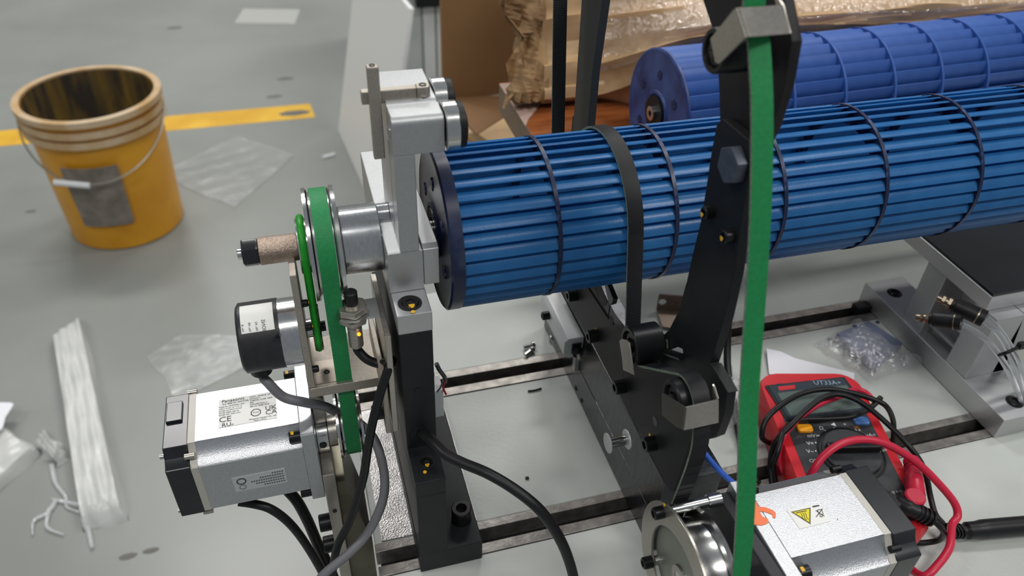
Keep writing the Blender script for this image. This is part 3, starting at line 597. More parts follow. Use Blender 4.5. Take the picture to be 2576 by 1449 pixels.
# ================================================================ ROTORS
def rotor(name, label, loc, yaw, R, xs, nb, chord, tilt, inner, mats, disc_t, hubs, t=.0007, arc=.18):
    e = bpy.data.objects.new(name, None); COL.objects.link(e); e.location = loc; e.rotation_euler = (0, 0, yaw); e['label'] = label; e['category'] = 'rotor'; e.empty_display_size = .02
    def part(nm, me, x=0, th=0):
        o = bpy.data.objects.new(nm, me); COL.objects.link(o); o.parent = e; o.location = (x, 0, 0); o.rotation_euler = (th, 0, 0); return o
    b = B(); b.lathe('x', (0, 0), [(0, .011), (0, R*.28), (-.0012, R*.30), (-.0012, R*.34), (0, R*.36), (.0006, R*.9), (0, R*.97), (.001, R), (disc_t, R), (disc_t, .011)], 96); part('end_disc', b.mesh('end_disc', mats[2]))
    b = B(); b.lathe('x', (0, 0), [(.0006, .0001), (.0006, .0065), (-.0010, .0072), (-.0014, .0125), (.0015, .0135), (.004, .0135), (.004, .0001)], 40); part('hub', b.mesh('hub', hubs))
    star = [(R*(.085 if i % 2 else .055)*math.cos(i*math.pi/7), R*(.085 if i % 2 else .055)*math.sin(i*math.pi/7)) for i in range(14)]
    sm_ = B().prism('x', star, -.0003, .0008).mesh('moulded_boss', mat('boss_blue', (26, 34, 82), 0, .45))
    for k in range(6):
        a_ = math.radians(24+60*k); o = part('moulded_boss', sm_); o.location = (0, R*.60*math.cos(a_), R*.60*math.sin(a_))
    b = B(); b.lathe('x', (0, 0), [(0, inner*R*.97), (0, R*1.004), (.0022, R*1.004), (.0022, inner*R*.97)], 96, close=True); rm = b.mesh('ring', mats[1])
    for x in xs[1:]: part('ring', rm, x-.0008)
    # blade cross section
    po, ti = R*.985, math.radians(tilt); L = chord; out = Vector((po, 0)); d = Vector((math.cos(ti), math.sin(ti))); pin = out-d*L; nrm = Vector((-d.y, d.x)); k = 6
    mid = [pin+(out-pin)*(i/k)+nrm*(arc*L*4*(i/k)*(1-i/k)) for i in range(k+1)]
    poly = [(p+nrm*t*.5) for p in mid]+[(p-nrm*t*.5) for p in reversed(mid)]
    for s in range(len(xs)-1):
        l = xs[s+1]-xs[s]
        if s == 0: me = B().prism('x', [tuple(p) for p in poly], disc_t*.9, l-.0008).mesh('blade', mats[0])
        elif s == 1: me = B().prism('x', [tuple(p) for p in poly], .0008, l-.0008).mesh('blade', mats[0])
        for i in range(nb): part('blade', me, xs[s], 2*math.pi*i/nb)
    return e
FX = .0675
rot = rotor('cross_flow_rotor', 'translucent blue cross-flow fan rotor with open blades, nearest, belt wrapped round it', (.0660, AY, AZ-.0002), 0, .0463, [0]+[.0590+FX*k for k in range(7)], 36, .0094, 48, .79, (BLUE, BLUER, BLUED), .0075, SCRB, arc=-.16)
rot2 = rotor('cross_flow_rotor', 'cobalt blue cross-flow rotor lying behind on the wooden table', (.3040, .571, .1556), math.radians(2.6), .0548, [0]+[.0500+.052*k for k in range(9)], 28, .0160, -50, .72, (BLU2, BLU2, BLU2D), .003, RUB, arc=.12)
B().lathe('x', (0, 0), [(-.004, .0001), (-.004, .0022), (-.0045, .0024), (-.0045, .0050), (.0, .0056), (0, .0001)], 28).mesh('x', POL)
o = bpy.data.objects.new('bushing', B().pipe('x', (0, 0), .0026, .0062, -.006, .003, 28).mesh('bushing', ALUT)); COL.objects.link(o); o.parent = rot2
o = bpy.data.objects.new('hub_collar', B().pipe('x', (0, 0), .0062, .0150, -.003, .001, 32).mesh('hub_collar', RUB)); COL.objects.link(o); o.parent = rot2
# shaft stub between support block and hub
o = bpy.data.objects.new('shaft', B().cyl('x', (0, 0), .0055, -.0035, 0.0, 24).mesh('shaft', POL)); COL.objects.link(o); o.parent = rot
# ================================================================ BELT DRIVE STAND
st = thing('belt_drive_stand', 'black plate stand with idler rollers carrying the belt over the blue rotor', 'stand', (.2, .33, 0))
B().box(.1850, .2250, .2580, .4900, .0008, .0298).obj('base_block', BLKG, st, bev=.0004)
B().box(.1852, .2250, .2600, .4900, .0302, .0700).obj('base_block', BLKG, st, bev=.0003)
XA = .1795
low = [(1400, 705), (1418, 745), (1491, 867), (1607, 1090), (1676, 1220), (1688, 1238), (1694, 1236), (1740, 1100), (1778, 1106), (1801, 1097), (1821, 1044), (1828, 990), (1786, 915), (1822, 800), (1846, 690), (1860, 590), (1876, 500), (1888, 420), (1882, 352), (1818, 300), (1803, 312), (1790, 380), (1775, 480), (1762, 560), (1742, 640), (1726, 715)]
lp = YZ(low, XA); cin = []
for i in range(13):
    a_ = math.radians(176+i*13.0); r_ = .0835+.002*abs(i-6)/6; cin.append((AY+r_*math.cos(a_), AZ+r_*math.sin(a_)))
cin = [c for c in cin if c[0] < .447]
B().prism('x', lp+cin[:12], XA, XA+.0052).obj('lower_plate', BLKM, st, bev=.0003)
up = YZ([(1764, -60), (1768, 0), (1790, 65), (1797, 115), (1805, 165), (1809, 230), (1811, 300), (1800, 440), (1872, 500), (1893, 420), (1942, 320), (1975, 210), (1993, 105), (1973, 0), (1950, -120)], .1850)
B().prism('x', up, .1850, .1895).obj('upper_arm', mat('upper_arm_black', (30, 28, 30), 0, .5, (34, 32, 34), 120, spec=.3), st, bev=.0003)
rr = YZ([(1463, 0), (1441, 330), (1436, 420), (1478, 420), (1478, 320), (1490, 180), (1515, 0), (1540, -70), (1480, -70)], .1800)
B().prism('x', rr, .1800, .1852).obj('rear_arm', mat('rear_arm_grey', (52, 53, 52), .2, .5), st, bev=.0003)
B().prism('x', [(.40, .075), (.470, .075), (.468, .215), (.440, .215), (.436, .14), (.40, .11)], .1855, .190).obj('rear_plate', BLKM, st)
wd = [P(1774, 921, 'x', XA), P(1790, 917, 'x', XA), P(1832, 988, 'x', XA), P(1816, 996, 'x', XA)]
B().prism('x', [(p.y, p.z) for p in wd], XA-.0001, XA+.0055).obj('gusset', BLKM, st, bev=.0003)
# pivot hexagon, screws
c = P(1837, 415, 'x', .176)
B().prism('x', [(c.y+.0088*math.cos(math.radians(a_))*.98, c.z+.0088*math.sin(math.radians(a_))) for a_ in (30, 90, 150, 210, 270, 330)], .1745, XA).obj('pivot_bolt', HEX, st, bev=.0004)
for (px, py) in ((1770, 536), (1820, 596)):
    c = P(px, py, 'x', .175); socket_screw(st, 'x', (c.y, c.z), XA, -1, .0032, .0048, mark=(0, .15, -.45))
for (px, py) in ((1427, 745), (1478, 848), (1545, 976), (1620, 1120)):
    c = P(px, py, 'x', .1725); socket_screw(st, 'x', (c.y, c.z), XA, -1, .0046, .0070)
for (px, py) in ((1499, 828), (1569, 966), (1634, 1095)):
    c = P(px, py, 'x', XA-.0003); B().cyl('x', (c.y, c.z), .0012, XA-.0004, XA, 10).obj('paint_mark', YELP, st)
for (px, py) in ((1449, 977), (1463, 1007)):
    c = P(px, py, 'x', .1850); B().cyl('x', (c.y, c.z), .0019, .1845, .1852, 14).obj('tapped_hole', DARK, st)
c = P(1648, 1060, 'x', XA); B().cyl('x', (c.y, c.z), .0030, XA-.00015, XA, 20).obj('blind_hole', mat('worn_ring', (66, 66, 68), .4, .4), st)
# V grooves and slot on the far part of the plate
for q in ([(1478, 722), (1530, 802), (1534, 770), (1512, 724)],):
    b = B(); pts = [P(x, y, 'x', XA-.0004) for x, y in q]; b.tube(pts, .0005, 6, smooth=False); b.obj('groove', DARK, st)
B().prism('x', YZ([(1508, 735), (1516, 730), (1526, 758), (1524, 770), (1518, 768)], XA-.0003), XA-.0004, XA).obj('slot', DARK, st)
B().prism('x', YZ([(1522, 716), (1530, 716), (1545, 752), (1541, 765), (1534, 768)], XA-.003), XA-.0035, XA-.0002).obj('stop_block', BLK, st, bev=.0003)
c = P(1539, 805, 'x', XA); B().cyl('x', (c.y, c.z), .0034, XA-.0004, XA, 16).obj('hole', DARK, st)
B().prism('x', YZ([(1687, 880), (1705, 873), (1716, 878), (1718, 893), (1700, 890)], XA-.0002), XA-.0002, XA).obj('window', mat('window_light', (190, 190, 188), 0, .4), st)
B().tube([P(1660, 880, 'x', XA-.002), P(1715, 898, 'x', XA-.002)], .0021, 8).obj('pin', BLK, st)
# idlers
I1 = (.2885, .1645); I2 = (.2335, .1780); RI = .0107
def idler(c, x0, x1, r, nm='idler_roller'):
    b = B(); b.lathe('x', c, [(x0+.0025, .0001), (x0+.0025, r*.70), (x0, r*.76), (x0, r*.94), (x0+.0008, r), (x1-.0006, r), (x1, r*.94), (x1, .0001)], 48); o = b.obj(nm, BLK, st)
    B().pipe('x', c, r*.40, r*.62, x0+.0012, x0+.0024, 28).obj('bearing', SCRB, o)
    b = B(); b.lathe('x', c, [(x0+.0005, r*.10), (x0-.0002, r*.14), (x0-.0002, r*.32), (x0+.0022, r*.34)], 20); b.obj('bolt_head', SCRB, o); return o
idler(I1, .1600, .1775, .0112); idler(I2, .1580, .1745, .0105)
# rear lower roller, hidden behind the rotor
I3 = (.4240, .1500); idler(I3, .1615, .1790, .0105)
c3 = P(1838, 130, 'x', .171)
idler((c3.y+.002, c3.z), .1640, .1848, .0092)
# guard plates of nickel sheet
gb = thing('belt_guard', 'bent nickel guard around the lower idler roller', 'guard', (.162, .22, .18))
gx = .1545
leg = YZ([(1668, 988), (1676, 992), (1727, 1024), (1720, 1079), (1706, 1074), (1668, 1043)], gx)
B().prism('x', leg, gx-.0008, gx).obj('side', mat('guard_dark', (112, 109, 103), .9, .38), gb, bev=.0002)
q = [P(1725, 1022, 'x', gx), P(1806, 1003, 'x', .1752), P(1806, 1060, 'x', .1752), P(1718, 1080, 'x', gx)]
B().slab(q, (0, -1, 0), .0009).obj('front', NICKP, gb, bev=.0003)
q2 = P(1806, 1003, 'x', .1752); q3 = P(1806, 1060, 'x', .1752)
B().prism('x', [(q2.y, q2.z), (q2.y+.006, q2.z+.004), (q3.y+.006, q3.z+.004), (q3.y, q3.z)], .1745, .1753).obj('side', NICKP, gb)
B().tube([q2, q2+Vector((-.0002, .0052, .0035))], .0006, 6).obj('rolled_edge', NICKP, gb)
g1_ = thing('belt_guard', 'flat upright nickel guard left of the upper idler roller', 'guard', (.160, .29, .15))
lg = YZ([(1561, 858), (1566, 852), (1580, 855), (1586, 862), (1597, 943), (1588, 938), (1570, 930), (1568, 905)], .1585)
B().prism('x', lg, .1577, .1585).obj('side', NICKP, g1_, bev=.0002)
B().prism('x', [(I1[0]-.006, .1500), (I1[0]+.008, .1485), (I1[0]+.008, .1493), (I1[0]-.006, .1508)], .1737, .1790).obj('web', NICKP, g1_)
B().prism('x', YZ([(1674, 853), (1680, 853), (1682, 876), (1676, 876)], .1790), .1780, .1790).obj('tab', NICKP, g1_)
g3_ = thing('belt_guard', 'large bent nickel guard bracket on the upper black arm', 'guard', (.17, .24, .36))
leg = YZ([(1857, 19), (1850, 24), (1791, 97), (1803, 156), (1811, 161), (1816, 158), (1881, 93)], .158)
B().prism('x', leg, .1572, .158).obj('side', NICKP, g3_, bev=.0002)
q = [P(1857, 19, 'x', .158), P(1968, 12, 'x', .1800), P(1976, 16, 'x', .1815), P(1992, 85, 'x', .1815), P(1986, 84, 'x', .1800), P(1881, 93, 'x', .158)]
yy = sum(p.y for p in q)/6
B().slab([q[0], q[1], q[4], q[5]], (0, -1, .2), .0009).obj('front', NICKP, g3_, bev=.0003)
B().slab([q[1], q[1]+Vector((.0012, .010, .002)), q[4]+Vector((.0012, .010, .002)), q[4]], (1, 0, 0), .0008).obj('side', NICKP, g3_)
# long ribbed belt
MY, MZ = .189, .090
def tang(c1, r1, c2, r2, s1, s2):
    """tangent points from circle 1 to circle 2; s=+1: circle lies on the ribbed side (right hand) of travel"""
    d = Vector(c2)-Vector(c1); L = d.length; u = d/L; n = Vector((u.y, -u.x)); k = (s1*r1-s2*r2)/L; h = math.sqrt(max(0, 1-k*k)); w_ = u*k-0*n
    m = -(n*h)+u*k*1.0
    # direction of travel t, right normal nr ; point = c - s*r*nr
    t = u*h+n*0; best = None
    for sg in (1, -1):
        a_ = math.atan2(u.y, u.x)+sg*math.asin(max(-1, min(1, k))); t = Vector((math.cos(a_), math.sin(a_))); nr = Vector((t.y, -t.x))
        p1 = Vector(c1)-nr*s1*r1; p2 = Vector(c2)-nr*s2*r2; e = abs((p2-p1).normalized().cross(t))
        if best is None or e < best[0]: best = (e, p1, p2)
    return best[1], best[2]
# order of travel: down the back strap, round I3, up the rotor back, over the rotor, I1, I2, motor pulley, up the front, over the top
circ = [((.475, .450), .012, 1), (I3, .0114, 1), ((AY, AZ-.0002), .0472, -1), (I1, .0118, 1), ((.2325, .1775), .0132, -1), ((MY, MZ), .0298, 1), ((.272, .450), .012, 1)]
n = len(circ); TP = []
for i in range(n):
    c1_, r1_, s1_ = circ[i]; c2_, r2_, s2_ = circ[(i+1) % n]; TP.append(tang(c1_, r1_, c2_, r2_, s1_, s2_))
def smooth2(pts, sub=8):
    pts = [Vector(p) for p in pts]; q = []
    for i in range(len(pts)-1):
        p0 = pts[max(i-1, 0)]; p1 = pts[i]; p2 = pts[i+1]; p3 = pts[min(i+2, len(pts)-1)]
        for k in range(sub):
            t = k/sub; v = .5*((2*p1)+(p2-p0)*t+(2*p0-5*p1+4*p2-p3)*t*t+(3*p1-p0-3*p2+p3)*t**3); q.append((v.x, v.y))
    return q+[tuple(pts[-1])]
path = []
for i in range(n):
    (c_, r_, s_) = circ[i]; pin_ = TP[i-1][1]; pout = TP[i][0]; c_ = Vector(c_)
    a0 = math.atan2(pin_.y-c_.y, pin_.x-c_.x); a1 = math.atan2(pout.y-c_.y, pout.x-c_.x)
    if s_ > 0:      # circle on the right: clockwise turn
        while a1 > a0: a1 -= 2*math.pi
    else:
        while a1 < a0: a1 += 2*math.pi
    if i == 5: a1 = -math.pi
    if i == 4: a1 = math.radians(178) if a0 < math.pi else a1
    k = max(2, int(abs(a1-a0)*r_/.0012)); path += [(c_.x+r_*math.cos(a0+(a1-a0)*j/k), c_.y+r_*math.sin(a0+(a1-a0)*j/k)) for j in range(k+1)]
    if i == 4: path += smooth2([path[-1], (.2163, .1690), (.2150, .1600), (.2155, .1440), (.2176, .1230), (.2187, .1130)])[1:]
    if i == 5: path += smooth2([path[-1], (.1590, .1100), (.1614, .1340), (.1760, .1785), (.1926, .2207), (.2144, .2875), (.2312, .3290), (.2448, .3535), (.2538, .3664), (.2600, .4300)])[1:]
lbelt = belt('ribbed_belt', path, .1630, .1720, .0012, [GRNB, mat('ribbed_rubber', (30, 31, 33), 0, .5, spec=.3), GRNE], None, True, rib=.00016, step=.0005)
tag(lbelt, 'long flat belt, green face outward and black ribbed inside, over rotor and rollers', 'belt')
# magnetic spool holder
sp2 = thing('magnet_spool', 'small silver spool with two white discs stuck to the black plate', 'magnet', (.17, .29, .065))
a = P(1570, 1090, 'x', .1835) ; c = P(1560, 1112, 'x', .172)
cc = P(1578, 1105, 'x', .1790); ly, lz = cc.y, cc.z
B().cyl('x', (ly, lz), .0034, .1660, .1780, 24).obj('core', POL, sp2)
B().cyl('x', (ly, lz), .0068, .1782, .1793, 36, .0003).obj('disc', mat('white_disc', (190, 192, 192), .3, .4), sp2)
B().cyl('x', (ly, lz), .0068, .1648, .1660, 36, .0003).obj('disc', mat('white_disc', (190, 192, 192), .3, .4), sp2)
# aluminium stop block left of the stand
ab = thing('stop_block', 'small chamfered aluminium block with black knob left of the black stand', 'block', (.175, .43, .05))
pb_ = [(.1695, .0500), (.1735, .0460), (.1845, .0460), (.1848, .0655), (.1725, .0655), (.1695, .0625)]
B().prism('y', pb_, .4025, .4600).obj('block_body', mat('blasted_aluminium', (208, 210, 210), .4, .45), ab, bev=.0003)
B().box(.1815, .1848, .4060, .4110, .0260, .0459).obj('support_pin', ALU, ab)
socket_screw(ab, 'x', (.4395, .0590), .1695, -1, .0034, .0060)
B().tube([(.1795, .4022, .0540), (.1795, .3975, .0530)], .0042, 14, smooth=False).obj('knob', SCRB, ab)
B().tube([(.1795, .3976, .0530), (.1796, .3930, .0515)], .0018, 12, smooth=False).obj('screw_end', NICKP, ab)
b = B()
for k in range(3): b.box(.1755, .1830, .4010, .4024, .0510+k*.0036, .0528+k*.0036)
b.obj('clip', SCRB, ab)
# loose screws and scraps on the bed
random.seed(2)
for k, (a, d) in enumerate((((1317, 873), (1340, 868)), ((1321, 893), (1338, 880)), ((1398, 868), (1390, 855)))):
    p, q = P(*a, 'z', .0028), P(*d, 'z', .0028); u = (q-p).normalized(); b = B(); b.tube([p, p+u*.0070], .0017, 10, smooth=False); b.tube([p+u*.0070, p+u*.0076, p+u*.0100], [.0022, .0032, .0030, .0024], 12, smooth=False)
    tag(b.obj('loose_screw', POL), ('button head screw lying on the bed, upper of two', 'button head screw lying on the bed, lower of two', 'loose screw tucked beside the small aluminium block')[k], 'screw')
tag(B().tube([P(1328, 984, 'z', .001), P(1345, 982, 'z', .001), P(1362, 977, 'z', .001)], .0008, 6).obj('wire_scrap', RUB), 'thin black wire scrap on the white bed panel', 'scrap')
c = P(1326, 1202, 'z', .001); tag(B().box(c.x-.0013, c.x+.0013, c.y-.0010, c.y+.0010, 0.0001, .0015).obj('rubber_scrap', RUB, bev=.0003), 'tiny black rubber crumb on the bed near the black cable', 'scrap')
# bent nickel bracket on the bed behind the arm
nbk = thing('angle_bracket', 'bent nickel sheet bracket with a round hole standing on the bed', 'bracket', (.30, .49, 0))
q = [P(1650, 779, 'z', .002), P(1735, 785, 'z', .002), P(1745, 840, 'z', .002), P(1666, 824, 'z', .002)]
B().slab(q, (0, 0, 1), .0016).obj('base', CAST, nbk)
u0 = q[0]; u1 = q[1]; hz = .0190
e = u1-u0; zs = Vector((0, 0, 1)); N_ = 24; hc = u0+e*.14+zs*(.0105); rh = .0036; ed = e.normalized()
outer = [u0, u1, u1+zs*hz, u0+zs*hz]; v = [hc+ed*rh*math.cos(2*math.pi*i/N_)+zs*rh*math.sin(2*math.pi*i/N_) for i in range(N_)]; of = []
for i in range(N_):
    a_ = 2*math.pi*i/N_; d = ed*math.cos(a_)+zs*math.sin(a_); t = 1e9
    for (o_, dr, lim) in ((hc-u0, ed, None),):
        px_ = (hc-u0).dot(ed); pz_ = hc.z-u0.z; dx, dz = math.cos(a_), math.sin(a_)
        if dx > 1e-6: t = min(t, (e.length-px_)/dx)
        if dx < -1e-6: t = min(t, -px_/dx)
        if dz > 1e-6: t = min(t, (hz-pz_)/dz)
        if dz < -1e-6: t = min(t, -pz_/dz)
    of.append(hc+d*t)
nn_ = ed.cross(zs)*.0016
b = B(); allv = v+of+[p+nn_ for p in v]+[p+nn_ for p in of]; f = []
for i in range(N_): j = (i+1) % N_; f += [(i, j, N_+j, N_+i), (2*N_+i, 3*N_+i, 3*N_+j, 2*N_+j), (i, 2*N_+i, 2*N_+j, j), (N_+i, N_+j, 3*N_+j, 3*N_+i)]
# corners
b.add(allv, f)
for cidx in outer:
    pass
b.obj('upright', mat('sheet_nickel', (140, 130, 120), .9, .4, (120, 112, 104), 300), nbk, smooth=False)
# ================================================================ RIGHT SERVO MOTOR AND PULLEY
m2 = servo('servo_motor', 'silver servo motor with warning sticker and orange smear, at the lower right', .1955, MY, MZ, .0800, 1, capl=.0145)
b = B(); b.lathe('x', (MY, MZ), [(.1585, .007), (.1585, .0285), (.1595, .0290), (.1725, .0290), (.1728, .0325), (.1750, .0330), (.1760, .0320), (.1760, .007)], 96); b.obj('pulley', POL, m2)
B().prism('x', [(.2265, .02), (.2265, .0985), (.2165, .1150), (.1595, .1200), (.1595, .02)], .1882, .1954).obj('mount_plate', mat('mount_plate', (46, 46, 50), 0, .5, (52, 52, 56), 60), m2, bev=.0008)
B().cyl('x', (MY, MZ), .0070, .1570, .1880, 32).obj('shaft', POL, m2)
B().pipe('x', (MY, MZ), .0072, .0282, .1580, .1586, 64).obj('pulley_face', mat('satin_face', (150, 152, 142), .6, .45, (140, 142, 132), 40), m2)
B().pipe('x', (MY, MZ), .0040, .0072, .1567, .1572, 32).obj('shaft_collar', NICKP, m2)
for a_ in (150, 60, 330, 240):
    B().cyl('x', (MY+.019*math.cos(math.radians(a_)), MZ+.019*math.sin(math.radians(a_))), .0013, .1581, .1586, 14).obj('set_screw', POL, m2)
rp = thing('guard_ring', 'flat nickel ring plate with black screws in front of the right motor pulley', 'ring', (.157, MY, MZ))
B().pipe('x', (MY, MZ), .0278, .0405, .1545, .1560, 96).obj('ring_plate', NICKP, rp, bev=.0002)
for (px, py) in ((1657, 1290), (1630, 1415)):
    c = P(px, py, 'x', .1522); socket_screw(rp, 'x', (c.y, c.z), .1545, -1, .0034, .0055)
c = P(1657, 1290, 'x', .1522); B().cyl('x', (c.y, c.z), .0028, .1560, .1800, 28).obj('standoff', POL, rp)
B().cyl('x', (c.y, c.z), .0037, .1800, .1878, 28, .0003).obj('standoff', POL, rp)
c = P(1630, 1415, 'x', .1522); B().cyl('x', (c.y, c.z), .0028, .1560, .1878, 28).obj('standoff', POL, rp)
c = P(1671, 1265, 'x', .1545); B().cyl('x', (c.y-.0005, c.z-.001), .0010, .1542, .1545, 8).obj('paint_mark', YELP, rp)
# warning sticker on top of the motor, z plane
ZM = MZ+.0301
sq_ = XY([(1978, 1283), (2060, 1266), (2091, 1311), (2012, 1331)], ZM)
ws = B().prism('z', sq_, ZM, ZM+.0001).obj('warning_label', LAB, m2)
tr = XY([(1989, 1288), (2039, 1277), (2039, 1320)], ZM)
B().prism('z', tr, ZM+.0001, ZM+.0002).obj('triangle', mat('triangle_edge', (96, 88, 60), 0, .5), ws)
ct = (sum(p[0] for p in tr)/3, sum(p[1] for p in tr)/3); B().prism('z', [(ct[0]+(p[0]-ct[0])*.78, ct[1]+(p[1]-ct[1])*.78) for p in tr], ZM+.0002, ZM+.0003).obj('triangle', mat('warning_yellow', (222, 206, 34), 0, .5), ws)
def zline(px, z, r, m, par, nm): B().tube([P(x, y, 'z', z) for x, y in px], r, 5, smooth=False).obj(nm, m, par)
zline([(2003, 1290), (2029, 1285)], ZM+.0003, .00025, INKD, ws, 'heat_symbol')
for k in range(3): zline([(2014+k*5, 1291-k), (2018+k*5, 1296-k), (2018+k*5, 1302-k), (2024+k*5, 1309-k)], ZM+.0003, .0002, INKD, ws, 'heat_symbol')
B().prism('z', XY([(2043, 1273), (2060, 1270), (2062, 1273), (2045, 1277)], ZM+.0001), ZM+.0001, ZM+.0002).obj('bar', INKD, ws)
zline([(2052, 1284), (2074, 1298)], ZM+.0003, .00018, INKD, ws, 'bin_symbol'); zline([(2053, 1300), (2069, 1280)], ZM+.0003, .00018, INKD, ws, 'bin_symbol')
zline([(2056, 1283), (2067, 1281), (2071, 1293), (2063, 1296), (2056, 1283)], ZM+.0003, .00018, INKD, ws, 'bin_symbol'); zline([(2062, 1299), (2068, 1300), (2070, 1296)], ZM+.0003, .00018, INKD, ws, 'bin_symbol')
sm = [(1893, 1258), (1902, 1262), (1908, 1275), (1925, 1276), (1945, 1284), (1952, 1292), (1951, 1303), (1944, 1303), (1942, 1294), (1925, 1288), (1910, 1287), (1918, 1300), (1932, 1306), (1934, 1314), (1926, 1319), (1915, 1322), (1903, 1321), (1890, 1318)]
B().prism('z', XY(sm, ZM), ZM, ZM+.0002).obj('paint_smear', ORSM, m2)
c = P(2107, 1306, 'z', ZM); B().cyl('z', (c.x, c.y), .0003, ZM, ZM+.0002, 8).obj('speck', INKD, m2)
c = P(1966, 1449, 'z', .115); 
cable('blue_hose', [P(1728, 1080, 'x', .196), P(1758, 1120, 'x', .198), P(1792, 1165, 'x', .200), P(1832, 1205, 'x', .202), P(1870, 1232, 'x', .206)], .0017, BLT, 'blue air hose passing behind the green belt', 'hose')
cable('arm_cable', [P(1834, 760, 'z', .06), P(1832, 800, 'z', .05), P(1830, 860, 'z', .035), P(1830, 920, 'z', .022), P(1838, 980, 'z', .012), P(1852, 1050, 'z', .006), P(1862, 1100, 'z', .004), P(1880, 1160, 'z', .004), P(1905, 1215, 'z', .004)], .0030, CABK, 'black cable hanging beside the stand, just left of the green belt')
# ================================================================ MULTIMETER
MO = Vector((.3300, .2260, 0)); mu = Vector((.9705, -.241, 0)).normalized(); mv = Vector((.241, .9705, 0)).normalized()
MO = Vector((.354, .3485, 0))-mv*.134
MF = frame(MO, mu, mv)
mm = thing('multimeter', 'red digital multimeter with black face and dial lying on the bed', 'multimeter', tuple(MO))
def rr_(w, l, r, t=0, n=5, y0=0):
    pts = []
    for cx, cy, a0 in ((w-r, l-r, 0), (-w+r, l-r, 90), (-w+r, y0+r, 180), (w-r, y0+r, 270)):
        for i in range(n+1): a_ = math.radians(a0+90*i/n); pts.append((cx+r*math.cos(a_), cy+r*math.sin(a_)))
    return pts
b = B(); lv = [(.0005, .0370, .130, .004), (.004, .0395, .1335, -.002), (.026, .0408, .134, -.003), (.0315, .0392, .1325, -.0015), (.0315, .0350, .1290, .003)]
rings = [rr_(w_, l_+.0085, .016 if i < 4 else .010, y0=y_) for i, (z_, w_, l_, y_) in enumerate(lv)]; n = len(rings[0]); v = []; f = []
for (z_, *_), rg in zip(lv, rings): v += [(x, y, z_) for x, y in rg]
for i in range(len(lv)-1):
    for k in range(n): f.append((i*n+k, i*n+(k+1) % n, (i+1)*n+(k+1) % n, (i+1)*n+k))
f += [tuple(range(n)), tuple((len(lv)-1)*n+k for k in range(n))]
b.add(v, f); b.xf(MF).obj('holster', RED, mm)
ZF = .0318
fc = rr_(.0322, .1300, .008, y0=.006); B().prism('z', fc, .0300, ZF).xf(MF).obj('face_plate', FACE, mm, bev=0)
def ML(px, py, z=ZF):
    p = P(px, py, 'z', z)-MO; return Vector((p.dot(mu), p.dot(mv), z))
def mtext(s, px, py, sz, m=INKW): text(s, sz, MF @ Matrix.Translation(ML(px, py)+Vector((0, 0, .0002))), m, mm)
q = [ML(*p) for p in ((1932, 974), (2118, 953), (2180, 1034), (1984, 1056))]
def inset(q, k): c = sum(q, Vector())/len(q); return [(c+(p-c)*k) for p in q]
B().prism('z', [(p.x, p.y) for p in inset(q, 1.07)], ZF, ZF+.0010).xf(MF).obj('display_frame', LCDF, mm, bev=.0003)
B().prism('z', [(p.x, p.y) for p in q], ZF+.0010, ZF+.0013).xf(MF).obj('display_frame', mat('display_bezel', (52, 62, 70), 0, .1, coat=.6), mm)
q = [ML(*p) for p in ((1955, 992), (2128, 972), (2166, 1030), (1988, 1050))]
B().prism('z', [(p.x, p.y) for p in q], ZF+.0013, ZF+.0015).xf(MF).obj('display', LCD, mm)
q = [ML(*p) for p in ((1956, 976), (1998, 972), (1999, 981), (1960, 986))]; B().prism('z', [(p.x, p.y) for p in q], ZF+.0013, ZF+.0016).xf(MF).obj('logo_plate', RED, mm)
text('UT33A+', .0062, MF @ Matrix.Translation(ML(2080, 967)+Vector((0, 0, .0017))), mat('pale_blue_print', (150, 170, 190), 0, .4), mm)
for (px, py, m_) in ((2024, 1079, ORB), (2166, 1060, BLB)):
    c = ML(px, py, ZF+.001); pr_ = rr_(.0056, .0070, .002); B().prism('z', [(x+c.x, y+c.y-.0035) for x, y in pr_], ZF, ZF+.0028).xf(MF).obj('button', m_, mm, bev=.0008)
mtext('REL', 2022, 1062, .0040); mtext('SEL', 2156, 1076, .0032, mat('orange_print', (200, 130, 40), 0, .5))
for s_, px, py in (('\u03a9', 2066, 1078), ('mV=', 2045, 1097), ('V=', 2038, 1116), ('V~', 2038, 1136), ('OFF', 2049, 1160), ('\u25c4', 2096, 1069), ('*', 2126, 1070), ('\u2192+', 2155, 1083), ('\u00b5A=', 2190, 1095), ('A=', 2222, 1133)): mtext(s_, px, py, .0044)
for px, py in ((2076, 1084), (2098, 1077), (2124, 1078), (2060, 1096), (2052, 1114), (2052, 1135), (2150, 1084), (2180, 1097), (2216, 1136)):
    c = ML(px, py); B().cyl('z', (c.x, c.y), .0006, ZF, ZF+.0003, 8).xf(MF).obj('dot', INKW, mm)
mtext('\u2192+\u00b7)))', 2258, 1238, .0036); mtext('\u03a9 mA', 2262, 1246, .0044)
dc = ML(2141, 1141); 
B().pipe('z', (dc.x, dc.y), .0222, .0235, ZF, ZF+.0008, 56).xf(MF).obj('dial_ring', RUB, mm)
B().cyl('z', (dc.x, dc.y), .0205, ZF, ZF+.0030, 48, .0008).xf(MF).obj('dial', FACE, mm)
B().prism('z', [(dc.x-.0200, dc.y-.0032), (dc.x+.0195, dc.y-.0022), (dc.x+.0200, dc.y+.0020), (dc.x-.0195, dc.y+.0034)], ZF+.003, ZF+.0095).xf(MF).obj('dial_knob', RUB, mm, bev=.0015)
